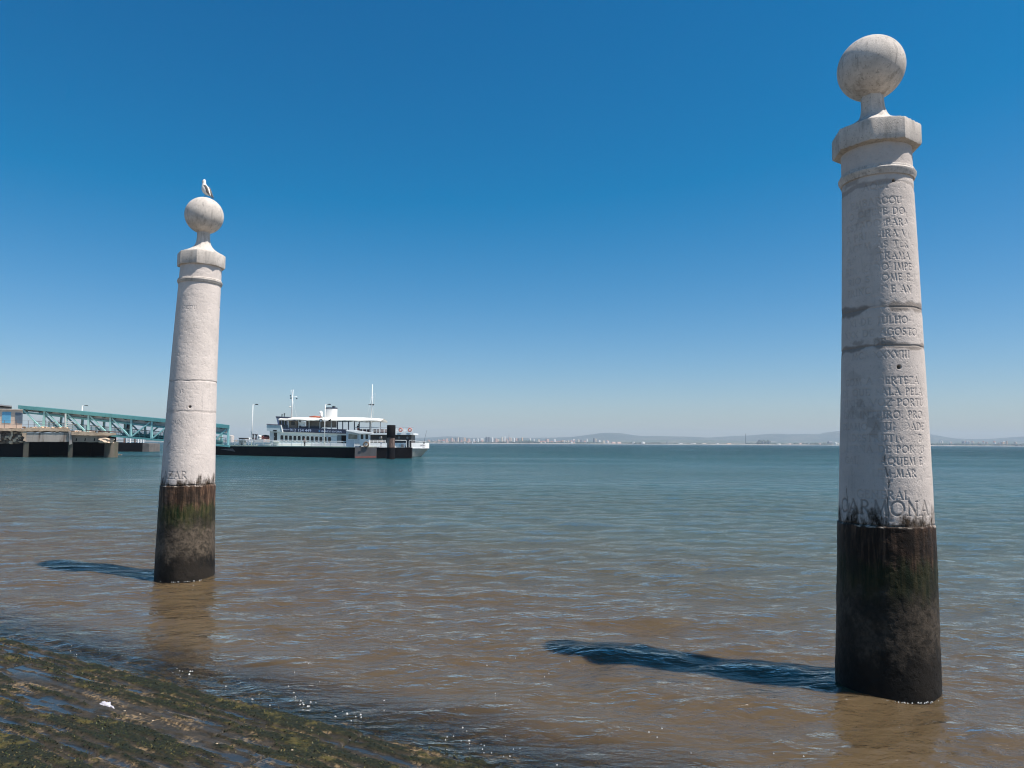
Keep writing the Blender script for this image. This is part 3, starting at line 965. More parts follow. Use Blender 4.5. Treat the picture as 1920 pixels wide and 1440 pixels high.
gw = mat('gull_white', (.74, .71, .66), (.60, .56, .51), 30, .8)
gg = mat('gull_grey', (.10, .095, .09), (.20, .18, .16), 22, .8)
gk = mat('gull_dark', (.03, .028, .026), (.05, .045, .04), 20, .6)
foot = lbc + Vector((.012, -.03, lrb * .995))
sc_ = .34
gull = thing('seagull', 'white gull with grey wings and dark tail perched on the left stone ball, looking left', 'bird', foot)
gx = Vector((1, -.25, 0)).normalized(); gz = Vector((0, 0, 1)); gs_ = Vector((.25, 1, 0)).normalized()


def G3(x, z, s=0): return foot + (gx * x + gz * z + gs_ * s) * sc_


def gring(x, z, tilt, ra, rb):
    t = R(tilt); ax_ = gx * math.cos(t) + gz * math.sin(t)     # body axis
    a = -gx * math.sin(t) + gz * math.cos(t)
    return (G3(x, z), a, gs_, ra * sc_, rb * sc_)


loft([gring(.36, .02, -30, .008, .02), gring(.28, .10, -35, .055, .07), gring(.17, .20, -48, .13, .14), gring(.07, .33, -58, .19, .175), gring(-.01, .47, -66, .195, .175),
      gring(-.055, .60, -75, .15, .14), gring(-.08, .70, -85, .105, .10), gring(-.085, .78, -88, .092, .086), gring(-.095, .85, -75, .098, .088), gring(-.10, .91, -60, .085, .078), gring(-.105, .955, -50, .035, .032)], gw, 'body', gull)
beak = loft([gring(-.15, .885, 8, .030, .022), gring(-.20, .875, 8, .022, .014), gring(-.245, .862, 8, .006, .005)], mat('gull_beak', (.10, .06, .03), (.05, .03, .02), 9, .5), 'beak', gull, 10)
for s in (-1, 1):
    e_ = MB().ball(G3(-.135, .905, s * .068), .011 * sc_ * 1.2, n=8, m=6)
    part('eye', e_, gk, gull, smooth=True)
    wv = []
    for (x, z, ra, rb) in [(-.02, .62, .03, .02), (.04, .54, .10, .03), (.11, .42, .115, .035), (.19, .29, .09, .03), (.28, .16, .055, .022), (.36, .04, .030, .014), (.43, -.06, .008, .006)]:
        t = R(-57); a = -gx * math.sin(t) + gz * math.cos(t)
        a = (gx * math.sin(R(57)) + gz * math.cos(R(57)))
        wv.append((G3(x + .02, z, s * .125), a, gs_, ra * sc_, rb * sc_))
    loft(wv, gg, 'wing', gull, 12)
    lg = MB().tube([G3(.045, .19, s * .045), G3(.03, .10, s * .045), G3(.015, .0, s * .05)], [.014 * sc_, .011 * sc_, .011 * sc_], 6)
    lg.tube([G3(.02, .0, s * .05), G3(-.06, -.004, s * .03)], [.010 * sc_, .006 * sc_], 5); lg.tube([G3(.02, .0, s * .05), G3(-.06, -.006, s * .09)], [.010 * sc_, .006 * sc_], 5)
    part('leg', lg, mat('gull_leg', (.20, .13, .07), (.14, .09, .05), 9, .6), gull, smooth=True)
loft([gring(.27, .12, -40, .035, .05), gring(.37, .01, -40, .020, .055), gring(.46, -.085, -40, .010, .045)], gk, 'tail', gull, 10)

# ================================================================ landing stage, ferry, bridge, ruined pier
pA = gnd(410, 853.2); pB = gnd(668, 858.9)
PP = VPlane(pA, pB)
PY = yplane(gnd(600, 856.6).y + 5.0)      # ferry side
print('pontoon', pA, pB, 'ferry Y', PY.A.y, 'horizon at 960', [round(onY(x, 831, 4200).z, 1) for x in (0, 960, 1900)])
black = mat('tar_and_shade_black', (.005, .005, .007), (.010, .009, .010), 1.2, .8, dirt=(.016, .011, .010), spec=.1)
white = mat('white_paint', (.80, .80, .78), (.72, .72, .70), 1.5, .45, streak=True, dirt=(.45, .38, .30), dirt_lo=.62, dirt_hi=.85)
greyw = mat('grey_white_paint', (.55, .58, .60), (.45, .49, .52), 1.0, .5, streak=True)
deckg = mat('pale_green_deck', (.42, .46, .36), (.34, .38, .30), 2, .7)
steel = mat('galvanised_rail', (.74, .75, .73), (.62, .63, .62), 4, .5)
glass = mat('dark_glass', (.012, .016, .022), (.02, .026, .034), 2, .12)
navy = mat('navy_blue', (.010, .020, .055), (.007, .013, .038), 2, .6)


def qprism(pl, pts, off, th):
    return MB().prism([pl.P(x, y, off) for x, y in pts], pl.n * th)


def rrect(x0, y0, x1, y1, s=0.0, r=1.0, sl=0.0):
    """px rectangle with cut corners; sl = drop of y per px to the right"""
    f = lambda x, y: (x + s * (y1 - y), y + sl * (x - x0))
    return [f(x0 + r, y0), f(x1 - r, y0), f(x1, y0 + r), f(x1, y1 - r), f(x1 - r, y1), f(x0 + r, y1), f(x0, y1 - r), f(x0, y0 + r)]


# --- floating landing stage
st = thing('landing_stage', 'long black floating landing stage with pale green deck edge below the ferry', 'pontoon', (pA.x, pA.y, 0))
W_ = 4.6
def low(pl, x, y, off): p = pl.P(x, y, off); return Vector((p.x, p.y, -.6))
def deckz(x, y, off=0): return PP.P(x, y, off)
hullp = [PP.P(404, 836.2), PP.P(665, 839.0), low(PP, 665, 839, 0), low(PP, 404, 836, 0)]
part('hull', MB().prism(hullp, PP.n * W_), black, st)
part('deck_edge', MB().prism([PP.P(404, 834.6, -.05), PP.P(664, 837.3, -.05), PP.P(664, 839.3, -.05), PP.P(404, 836.6, -.05)], PP.n * (W_ + .1)), deckg, st)
part('ramp_recess', qprism(PP, [(412, 842), (436, 841), (441, 847), (430, 845)], -.03, .1), mat('recess_grey', (.14, .12, .12), (.09, .08, .08), 3, .7), st)
for i, x in enumerate(()):
    t_ = MB().torus(PP.P(x, 847 + (x - 478) * .012, -.14), PP.n, .33, .13, 18, 8)
    part('tyre_fender', t_, mat('tyre_rubber', (.015, .015, .016), (.025, .025, .025), 6, .8), st, smooth=True)
top = lambda x: 825.6 + (x - 470) * .0125          # top rail height in px
bot = lambda x: 834.6 + (x - 404) * .0105
rl = MB().tube([PP.P(436, top(436), .1), PP.P(664, top(664), .1)], .05, 6)
railg = part('handrail', rl, steel, st)
for dy in (.36, .68):
    part('middle_rail', MB().tube([PP.P(436, top(436) + (bot(436) - top(436)) * dy, .1), PP.P(664, top(664) + (bot(664) - top(664)) * dy, .1)], .014, 5), steel, st)
for x in (440, 448, 457, 466, 476, 493, 511, 529, 547, 566, 585, 604, 620, 645):
    part('rail_post', MB().tube([PP.P(x, top(x), .1), PP.P(x, bot(x), .1)], .055, 6), steel, st)

# --- second stage: grey steel end and black end
pC = gnd(668, 859.3); pD = gnd(772, 859.6)
PQ = VPlane(pC, pD)
s2 = thing('mooring_barge', 'short mooring barge with a grey steel side and red waterline at the ferry bow', 'barge', (pC.x, pC.y, 0))
gsteel = mat('scuffed_grey_steel', (.105, .098, .10), (.075, .068, .068), .9, .6, streak=True, dirt=(.06, .045, .04))
part('steel_side', MB().prism([PQ.P(665.5, 838.5), PQ.P(706, 838.7), low(PQ, 706, 838, 0), low(PQ, 665.5, 838, 0)], PQ.n * 5), gsteel, s2)
part('waterline_stripe', qprism(PQ, [(666, 856), (705, 855), (705, 858), (666, 858.6)], -.04, .03), mat('red_primer', (.30, .09, .075), (.22, .08, .06), 2, .7), s2)
part('dark_hull', MB().prism([PQ.P(706, 839.2, .25), PQ.P(772, 839.6, .25), low(PQ, 772, 839, .25), low(PQ, 706, 838, .25)], PQ.n * 5), black, s2)
for yy in (825.5, 828, 830.5, 833, 835.5):
    part('guard_rail', MB().tube([PQ.P(664.5, yy, .1), PQ.P(674.5, yy, .1)], .03, 5), white, s2)
    part('guard_rail', MB().tube([PQ.P(692, yy, .1), PQ.P(723, yy + .2, .1)], .03, 5), white, s2)
part('guard_rail', MB().tube([PQ.P(741, 825.5, .4), PQ.P(761, 825.8, .4), PQ.P(761.8, 826.6, .4), PQ.P(762, 838.6, .4)], .045, 6), white, s2)
part('guard_rail', MB().tube([PQ.P(772, 825.6, .4), PQ.P(768, 825.6, .4), PQ.P(767, 827, .4), PQ.P(767, 838.6, .4)], .04, 6), white, s2)
for x in (692, 700, 708, 723, 664.5):
    part('rail_post', MB().tube([PQ.P(x, 825.5, .1), PQ.P(x, 838.6, .1)], .03, 5), white, s2)

# --- mooring pile
pp_ = gnd(732.5, 860.6)
pile = thing('mooring_pile', 'thick rusty steel mooring pile with a black collar rising beside the ferry', 'mooring pile', (pp_.x, pp_.y, 0))
pl_ = yplane(pp_.y)
zc0 = pl_.P(732, 797).z; zc1 = pl_.P(732, 816).z
rpx = (pl_.P(740.5, 820).x - pl_.P(725, 820).x) / 2 * .985
rustm = mat('rusty_pile', (.16, .085, .06), (.05, .035, .032), 1.6, .75, streak=True, dirt=(.35, .24, .19), dirt_lo=.52, dirt_hi=.68, bump=.3)
zt2 = pl_.P(732, 839).z
part('pile_shaft', MB().lathe((pp_.x, pp_.y, 0), [(rpx * .96, zt2 - .02), (rpx * .96, zc1 + .4)], 24), rustm, pile, smooth=2)
part('wet_base', MB().lathe((pp_.x, pp_.y, 0), [(rpx * .98, -1), (rpx * .98, zt2)], 24), black, pile, smooth=2)
part('collar', MB().lathe((pp_.x, pp_.y, 0), [(rpx, zc1 - .35), (rpx * 1.05, zc1 - .3), (rpx * 1.05, zc0 - .06), (rpx * .98, zc0)], 24), black, pile, smooth=2)

# --- ferry
fy = thing('ferry', 'small two deck passenger ferry with cream awning, white funnel and navy blue banner', 'ferry', (PY.P(640, 850).x, PY.A.y, 0))
BEAM = 6.2
hullgrey = mat('hull_grey_green', (.24, .26, .25), (.30, .30, .26), .7, .5, streak=True, dirt=(.12, .10, .08))
# hull with real plan form: outline in plan, flared towards the bow
def hull_section(xpx):
    """(half beam factor, top py, bottom z)"""
    t = (xpx - 476) / (801 - 476)
    hb = 1.0 if t < .72 else math.cos((t - .72) / .28 * math.pi / 2) ** .6
    hb *= min(1, .70 + t * 3)
    return hb
xsN = [476, 480, 488, 505, 540, 600, 660, 710, 740, 760, 772, 780, 787, 793, 798, 800.5]
def hull_loft(ztop, zbot, flare, name, m_, shrink=1.0, rake=0.0):
    mb = MB(); n = 4
    yc = PY.A.y + BEAM / 2
    prev = None
    for x in xsN:
        hb = hull_section(x) * BEAM / 2
        zt = ztop(x); zb = zbot(x)
        xw = PY.P(x, 840).x
        t = max(0, (x - 745) / 55)
        xb = xw - rake * t * t
        hbb = hb * (1 - flare * t)
        row = [(xw, yc - hb, zt), (xw, yc + hb, zt), (xb, yc + hbb, zb), (xb, yc - hbb, zb)]
        mb.v += row
    L = len(xsN)
    for i in range(L - 1):
        for j in range(4):
            mb.f.append((i * 4 + j, i * 4 + (j + 1) % 4, (i + 1) * 4 + (j + 1) % 4, (i + 1) * 4 + j))
    mb.f.append((0, 1, 2, 3)); mb.f.append(tuple((L - 1) * 4 + j for j in (3, 2, 1, 0)))
    return part(name, mb, m_, fy, smooth=2)
zP = lambda py: PY.P(780, py).z
hull_loft(lambda x: zP(840.2), lambda x: -1.0, .25, 'hull', hullgrey, rake=2.2)
hull_loft(lambda x: zP(830.6 + max(0, 745 - x) * .012 - max(0, x - 760) * .01), lambda x: zP(840.1) + .01, .05, 'bulwark', mat('bulwark_white', (.80, .80, .77), (.74, .74, .72), 1, .45))
part('rubbing_strake', MB().tube([(PY.P(x, 840).x, PY.A.y + BEAM / 2 - hull_section(x) * BEAM / 2 - .03, zP(840.6)) for x in xsN[2:]], .09, 6), mat('strake_grey', (.5, .52, .52), (.4, .42, .42), 2, .5), fy)


def fp(name, pts, off, th, m_, parent=None, label=None):
    return part(name, qprism(PY, pts, off, th), m_, parent or fy, label=label)


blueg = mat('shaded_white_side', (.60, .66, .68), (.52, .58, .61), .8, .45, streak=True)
# main deck house; windows and doorways are set into openings of the dark saloon behind the side wall
fp('deck_house', [(506, 808), (650, 813), (650, 838), (506, 838)], .25, BEAM - 1.2, glass)
wall = MB()
def wq(pts): wall.prism([PY.P(x, y, .12) for x, y in pts], PY.n * .12)
wtop = lambda x: 809.3 + (x - 528) * .030
w0 = lambda x: 815.4 + (x - 526) * .036
w1 = lambda x: 827.2 + (x - 526) * .034
wins = [525.4 + 8.12 * i for i in range(12)]
wq([(506.5, 808), (528, 809.3), (648.5, wtop(648.5)), (648.5, w0(640)), (514, w0(514)), (506.5, w0(506))])
wq([(514, w1(514)), (632, w1(632)), (632, 839.5), (505, 839.5), (505, 812)][:4])
edges = [514] + [v for x in wins for v in (x, x + 6.3)] + [632]
for a, b in zip(edges[::2], edges[1::2]):
    if b > a: wq([(a, w0(a) - .01), (b, w0(b) - .01), (b, w1(b) + .01), (a, w1(a) + .01)])
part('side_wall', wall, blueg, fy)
for x in wins:
    w_ = fp('window', rrect(x - .1, w0(x), x + 6.4, w1(x) - .6, r=1.3, sl=.03), .20, .04, glass)
    part('window_frame', MB().tube([PY.P(px, py, .11) for px, py in (lambda q_: q_ + q_[:1])(rrect(x + .1, w0(x) + .1, x + 6.2, w1(x) - .2, r=1.4, sl=.03))], .04, 5, cap=False), white, w_)
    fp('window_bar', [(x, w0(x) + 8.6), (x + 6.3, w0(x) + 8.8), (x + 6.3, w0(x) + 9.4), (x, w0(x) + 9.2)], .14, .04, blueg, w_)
# aft end: overhanging wheelhouse wing and its lower wall with a door
fp('aft_wing', [(500.2, 796), (526, 797.2), (529.3, 810), (506, 808.6), (500.2, 807.4)], -.35, BEAM + .7, mat('wing_blue_grey', (.42, .50, .53), (.36, .44, .47), .8, .5))
fp('wing_capping', [(499.8, 794.8), (526.2, 796), (526.2, 797.3), (499.8, 796.1)], -.45, BEAM + .9, mat('capping_maroon', (.13, .10, .14), (.10, .08, .12), 2, .5))
fp('bright_edge', [(525.8, 797), (527.2, 797), (530.6, 810.6), (529.0, 810.6)], -.42, .2, white)
fp('name_board', [(512.2, 806.0), (518.8, 806.3), (518.8, 808.4), (512.2, 808.1)], -.40, .05, black)
fp('aft_wall', [(506, 808), (514, 808.4), (514, 839), (506, 839)], .02, BEAM - .4, greyw)
dr = fp('door', [(513.4, 811), (519.4, 811.2), (519.4, 826.5), (513.4, 826.3)], .0, .2, glass)
fp('door_handle', [(514.4, 818), (514.8, 818), (514.8, 819.6), (514.4, 819.6)], -.04, .05, steel, dr)
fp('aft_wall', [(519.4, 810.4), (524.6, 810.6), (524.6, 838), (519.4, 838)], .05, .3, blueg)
fp('step_plate', [(511.5, 826.5), (521.5, 826.9), (521.5, 828.2), (511.5, 827.8)], -.3, .6, white)
# wheelhouse
whl = fp('wheelhouse', [(517.8, 782.6), (541, 783.4), (541, 797.5), (521.2, 797)], .9, BEAM - 1.8, mat('wheelhouse_lilac', (.40, .43, .55), (.34, .37, .48), 1, .5))
fp('wheelhouse_roof', [(516.8, 780.6), (541, 781.6), (541, 783.2), (517.4, 782.8)], .6, BEAM - 1.2, navy, whl)
for x in (523.6, 528.8, 533.8):
    fp('window', [(x, 787), (x + 3.6, 787.2), (x + 3.6, 796.8), (x, 796.6)], .86, .06, glass, whl)
for x, y in ((528.6, 777.2), (533, 775.4)):
    part('floodlight', MB().tube([PY.P(x, 781, 2), PY.P(x, y + 1.5, 2), PY.P(x + .9, y, 2)], [.07, .07, .16], 8), black, fy)
# upper deck and banner
fp('upper_deck', [(528, 808.4), (650, 811.6), (775.3, 812.0), (775.3, 815.2), (650, 815.0), (528, 810.2)], -.1, BEAM + .2, mat('deck_white', (.74, .75, .74), (.66, .67, .66), 1, .5))
ban = fp('banner', [(529, 801.6), (650, 805.0), (650, 813.4), (530.4, 809.6)], -.2, .06, navy)
# enclosure under the awning
brownm = mat('saloon_brown', (.22, .17, .13), (.17, .13, .10), 1, .7)
fp('upper_cabin', [(541.5, 789), (557, 789.4), (557, 803), (541.5, 802.6)], .5, 2.4, brownm)
fp('cabin_window', [(545.8, 790.4), (552.8, 790.6), (552.8, 797), (545.8, 796.8)], .44, .1, glass)
fp('white_screen', [(560.6, 791), (572.6, 791.4), (572.6, 798.6), (560.6, 798.2)], .6, .1, white)
fp('windbreak', [(574, 789), (631, 789.5), (631, 802), (574, 800.6)], 2.2, .1, mat('clear_windbreak', (.25, .22, .19), (.20, .17, .15), .7, .3))
fp('bar_counter', [(561, 799.0), (602, 799.8), (602, 804), (561, 802.6)], .4, .8, mat('counter_slate', (.05, .055, .065), (.035, .035, .05), 1, .6))
fp('cream_locker', [(602, 802.3), (612, 802.6), (612, 804.4), (602, 804.1)], .2, .6, mat('cream', (.75, .72, .62), (.66, .63, .54), 2, .6))
for x in (541, 560, 579.5, 599.8, 621, 632.4, 642, 653, 664, 673, 693.2, 712.4):
    yb = 803 + (x - 541) * .03 if x < 660 else 812
    part('awning_pole', MB().tube([PY.P(x, 787.6, .15), PY.P(x, yb, .15)], .05 if x < 640 else .04, 6), steel if x < 630 or x > 700 else navy, fy)
    part('awning_pole', MB().tube([PY.P(x + 1, 788, BEAM - .4), PY.P(x + 1, yb, BEAM - .4)], .05, 6), navy, fy)
# cream awning: a pitched, slightly sagging canvas with valance
cream = mat('cream_canvas', (.80, .77, .70), (.72, .69, .62), 1.2, .8)
aw = MB(); cols_ = 40; rows_ = 9
def aw_z(t, v):
    px = 523 + (714.5 - 523) * t
    ridge = 781.0 + 0.2 * t if t < .8 else 781.2 + (t - .8) * 14
    eave = 785.9 + .45 * math.sin(t * 26) + t * 2.6
    s = 1 - abs(2 * v - 1)
    y = eave + (ridge - eave) * s ** .8
    return px, y
for thk in (0, .06):
    for i in range(cols_ + 1):
        for j in range(rows_ + 1):
            px, py = aw_z(i / cols_, j / rows_)
            off = -.25 + (BEAM + .3) * j / rows_
            zref = PY.P(px, py, BEAM / 2 * 0).z
            p = PY.P(px, py, 0)
            aw.v.append((p.x, PY.A.y + off, zref - thk))
n_ = (cols_ + 1) * (rows_ + 1); f1 = []
for i in range(cols_):
    for j in range(rows_):
        a = i * (rows_ + 1) + j; q4 = (a, a + 1, a + rows_ + 2, a + rows_ + 1)
        aw.f.append(q4); aw.f.append(tuple(v + n_ for v in q4[::-1]))
for i in range(cols_):
    for j in (0, rows_):
        a = i * (rows_ + 1) + j; b = a + rows_ + 1
        aw.f.append((a, b, b + n_, a + n_))
awn = part('awning', aw, cream, fy, smooth=2)
for off in (-.27, BEAM + .03):
    vl = MB(); N_ = 60
    for i in range(N_ + 1):
        t = i / N_; px, py = aw_z(t, 0)
        px = px if t > 0 else px
        for dy in (0, 1.9 + .35 * math.sin(i * 1.9)):
            p = PY.P(px, py - .2 + dy, 0); vl.v.append((p.x, PY.A.y + off, p.z)); vl.v.append((p.x, PY.A.y + off + .02, p.z))
    for i in range(N_):
        a = i * 4; vl.f += [(a, a + 4, a + 6, a + 2), (a + 1, a + 3, a + 7, a + 5)]
    part('valance', vl, cream, awn, smooth=True)
orange = mat('lifeboat_orange', (.40, .09, .035), (.32, .07, .03), 3, .6)
part('rolled_cover', MB().tube([PY.P(580, 781.8, 1.0), PY.P(590, 781.3, 1.0), PY.P(600.5, 782.0, 1.0)], [.10, .17, .12], 10), orange, fy, smooth=True)
# funnel (oval in plan)
fc = PY.P(620.5, 780, BEAM / 2); ft = PY.P(621, 766.6, BEAM / 2); fl = (PY.P(632.6, 775, BEAM / 2).x - PY.P(609.6, 775, BEAM / 2).x) / 2
def oval(z0_, z1_, sx0, sx1, sy, cx0, cx1):
    m = MB(); n = 28
    for z, sx, cx in ((z0_, sx0, cx0), (z1_, sx1, cx1)):
        for i in range(n):
            t = 2 * math.pi * i / n; m.v.append((cx + sx * math.copysign(abs(math.cos(t)) ** .7, math.cos(t)), fc.y + sy * math.sin(t), z))
    m.f = [(i, (i + 1) % n, (i + 1) % n + n, i + n) for i in range(n)] + [tuple(range(n))[::-1], tuple(range(n, 2 * n))]
    return m
fun = part('funnel', oval(PY.P(620, 785, 3).z, ft.z, fl, fl, .85, fc.x, fc.x), mat('funnel_white', (.80, .79, .76), (.7, .69, .66), 2, .5, streak=True), fy, smooth=2)
part('funnel_top', oval(ft.z + .002, PY.P(620, 764.2, 3).z, fl * 1.02, fl * 1.02, .88, fc.x, fc.x), navy, fun, smooth=2)
for x, r in ((624.6, .14), (627.8, .09)):
    p = PY.P(x, 764.6, 3); part('exhaust_pipe', MB().tube([p, PY.P(x, 761.3, 3)], r, 10), black, fun)
# masts
def mast(pts, r, name, extras):
    mo = part(name, MB().tube(pts, r, 8), white, fy, smooth=True)
    for nm, mb, m_ in extras: part(nm, mb, m_, mo, smooth=True)
OM = 2.6
mast([PY.P(546.6, 783, OM), PY.P(547.8, 752, OM), PY.P(549.6, 730.5, OM)], [.13, .11, .05], 'mast', [
    ('yardarm', MB().tube([PY.P(543.5, 745.0, OM), PY.P(557, 743.8, OM)], .05, 6), white),
    ('lantern', MB().tube([PY.P(544.8, 741.2, OM), PY.P(544.8, 743.2, OM)], .11, 8), black),
    ('lantern', MB().tube([PY.P(545.4, 745.8, OM), PY.P(545.4, 747.6, OM)], .11, 8), black),
    ('lantern', MB().tube([PY.P(556.4, 746.4, OM), PY.P(556.4, 748.2, OM)], .11, 8), black),
    ('radar_dome', MB().ball(PY.P(543.6, 762.8, OM), .13), mat('cream', (1, 1, 1))),
    ('whip_aerial', MB().tube([PY.P(545.8, 731, OM), PY.P(545.6, 742, OM)], .03, 5), white),
    ('shroud', MB().tube([PY.P(548, 745, OM), PY.P(556.5, 782, OM)], .014, 4), steel)])
mast([PY.P(694.8, 812, 1.0), PY.P(697.6, 752, 1.0), PY.P(698.2, 720.5, 1.0)], [.12, .09, .035], 'signal_mast', [
    ('crosstree', MB().tube([PY.P(691.8, 758.6, 1), PY.P(701.2, 758.6, 1)], .04, 6), white),
    ('lantern', MB().tube([PY.P(692.2, 757.9, 1), PY.P(692.2, 759.6, 1)], .11, 8), black),
    ('lantern', MB().tube([PY.P(695, 757.9, 1), PY.P(695, 759.6, 1)], .11, 8), black),
    ('lantern', MB().tube([PY.P(699.8, 757.7, 1), PY.P(699.8, 759.9, 1)], .15, 8), black),
    ('spreader', MB().tube([PY.P(695.6, 745, 1), PY.P(700.6, 744.6, 1)], .03, 5), white),
    ('shroud', MB().tube([PY.P(697.4, 741, 1), PY.P(685.2, 793, .2)], .016, 4), steel),
    ('shroud', MB().tube([PY.P(697.6, 741, 1), PY.P(704, 737, 1), PY.P(699.4, 780, 3)], .012, 4), steel)])
# open forward deck with dark saloon, rails, seats
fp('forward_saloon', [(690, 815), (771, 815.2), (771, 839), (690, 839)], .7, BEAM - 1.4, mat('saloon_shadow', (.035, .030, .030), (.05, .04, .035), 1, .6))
for x in (712.5, 748, 763.6):
    fp('saloon_light', rrect(x - 1.8, 818.6, x + 2, 822.8, r=.9), .62, .1, mat('dull_glass', (.20, .20, .21), (.16, .16, .17), 2, .3))
fp('side_panel', [(632.5, 815.8), (640, 816), (640, 838), (632.5, 838)], .02, .2, mat('door_teal_grey', (.16, .20, .22), (.13, .17, .19), 2, .6))
fp('doorway', [(640, 816), (648.5, 816.2), (648.5, 838), (640, 838)], .1, .2, black)
fp('door_lintel', [(630.5, 813.6), (649, 814.2), (649, 816.2), (630.5, 815.6)], -.05, .3, greyw)
seatm = mat('dark_red_seat', (.11, .035, .035), (.07, .03, .03), 4, .6)
for i, x in enumerate((674, 681, 688, 700, 707, 714, 721)):
    sb = MB()
    for off in (1.0, 3.6):
        sb.add([], []); sb.prism([PY.P(x, 805.0, off), PY.P(x + 5.4, 805.1, off), PY.P(x + 5.4, 811.6, off), PY.P(x, 811.6, off)], PY.n * .14)
        sb.prism([PY.P(x, 808.6, off - .5), PY.P(x + 5.4, 808.7, off - .5), PY.P(x + 5.4, 809.6, off - .5), PY.P(x, 809.5, off - .5)], PY.n * .5)
    part('seat', sb, seatm, fy)
for i, yy in enumerate((801.6, 804.6, 807.2, 809.6)):
    part('deck_rail', MB().tube([PY.P(664 if i == 0 else 693, yy - .1, -.02), PY.P(775 if i == 0 else 774, yy + .1, -.02)], .035 if i == 0 else .02, 6), mat('rail_blue_grey', (.30, .34, .38), (.25, .28, .32), 3, .5) if i == 0 else steel, fy)
    part('deck_rail', MB().tube([PY.P(664, yy + .3, BEAM), PY.P(774, yy + .4, BEAM)], .03, 6), steel, fy)
for x in (668, 680, 699.6, 711.6, 742.8, 757.5, 774):
    part('deck_rail_post', MB().tube([PY.P(x, 801.6, -.02), PY.P(x, 812.2, -.02)], .035, 6), steel, fy)
buoy = mat('lifebuoy_red', (.60, .22, .17), (.48, .15, .11), 5, .5)
for x in (751.2, 768.4):
    part('lifebuoy', MB().torus(PY.P(x, 806.0, -.14), PY.n, .26, .095, 22, 8), buoy, fy, smooth=True)
for x in (787, 793.5, 799):
    part('bow_stanchion', MB().tube([PY.P(x, 831, .8), PY.P(x, 828, .8)], .025, 5), steel, fy)
part('bow_rail', MB().tube([PY.P(773, 825.4, .3), PY.P(787, 828, .8), PY.P(799, 828, 2.4)], .02, 5), steel, fy)
part('jackstaff', MB().tube([PY.P(795, 831, 3.1), PY.P(797.2, 819, 3.1), PY.P(800.3, 806.6, 3.1)], [.045, .03, .02], 6), mat('staff_grey', (.12, .15, .18), (.1, .12, .15), 3, .5), fy)
part('bow_bollard', MB().lathe(PY.P(794.4, 831, 2.2), [(.16, -.1), (.14, .2), (.2, .22), (.2, .3)], 12), black, fy)
fp('capstan', [(752, 833), (756, 833.4), (756.5, 838), (752, 838)], -.02, .6, mat('winch_grey', (.2, .2, .21), (.1, .1, .1), 4, .5))
# stern gear
sg = thing('rescue_dinghy', 'small orange red rescue dinghy stowed on the stern of the ferry', 'dinghy', PY.P(498, 823, 2))
part('dinghy_tubes', MB().tube([PY.P(490.8, 822.4, 1.6), PY.P(494, 820.4, 1.3), PY.P(504.6, 820.6, 1.3)], [.14, .25, .25], 10), mat('dinghy_red', (.45, .13, .10), (.36, .10, .08), 3, .6), sg, smooth=True)
part('dinghy_tubes', MB().tube([PY.P(490.8, 822.4, 1.6), PY.P(494, 820.4, 2.9), PY.P(504.6, 820.6, 2.9)], [.14, .25, .25], 10), MATS['dinghy_red'], sg, smooth=True)
part('outboard_cover', MB().tube([PY.P(491, 818.6, 2), PY.P(497, 817.4, 2), PY.P(504.4, 818.2, 2)], [.18, .20, .16], 9), black, sg, smooth=True)
lr = thing('liferaft_canister', 'white liferaft canister standing on the ferry stern beside the dinghy', 'liferaft', PY.P(487, 824, 1))
part('canister', MB().lathe(PY.P(487, 824.2, 1.2), [(.2, 0), (.27, .06), (.27, .62), (.2, .7)], 16), white, lr, smooth=2)
part('strap', MB().lathe(PY.P(487, 824.2, 1.2), [(.275, .3), (.28, .31), (.28, .36), (.275, .37)], 16), black, lr)
part('stern_gantry', MB().tube([PY.P(470, 826, 2), PY.P(471.5, 810, 2), PY.P(466.5, 806, 2)], .04, 5).tube([PY.P(484, 826, 2.6), PY.P(483, 812, 2.6), PY.P(480.5, 809, 2.6)], .03, 5), greyw, fy)
for x, y, r in ((474.8, 814.8, .2), (480.2, 815.2, .24)):
    part('stern_winch', MB().lathe(PY.P(x, y + 7, 2.2), [(r, -.2), (r * .5, .2), (r * .5, .5), (r, .6), (r * .9, .75)], 12), mat('winch_navy', (.03, .04, .06), (.05, .05, .06), 3, .5), fy, smooth=2)


# lettering as thin solid letters fixed on the boards
def lettering(txt, pl, x0, x1, ymid, off, hpx, m_, parent, slope=0.03, name='lettering'):
    cu = bpy.data.curves.new('txt', 'FONT'); cu.body = txt; cu.size = 1; cu.extrude = .01
    to = bpy.data.objects.new('txt', cu); COL.objects.link(to)
    bpy.context.view_layer.update()
    me = bpy.data.meshes.new_from_object(to.evaluated_get(bpy.context.evaluated_depsgraph_get()))
    bpy.data.objects.remove(to); bpy.data.curves.remove(cu)
    xs_ = [v.co.x for v in me.vertices]; y_ = [v.co.y for v in me.vertices]
    ax0, ax1, ay0, ay1 = min(xs_), max(xs_), min(y_), max(y_)
    mb = MB()
    for v in me.vertices:
        px = x0 + (v.co.x - ax0) / (ax1 - ax0) * (x1 - x0)
        py = ymid + hpx / 2 - (v.co.y - ay0) / (ay1 - ay0) * hpx + slope * (px - x0)
        p = pl.P(px, py, off) - pl.n * (v.co.z + .01)
        mb.v.append(tuple(p))
    mb.f = [tuple(f.vertices) for f in me.polygons]
    bpy.data.meshes.remove(me)
    return part(name, mb, m_, parent)


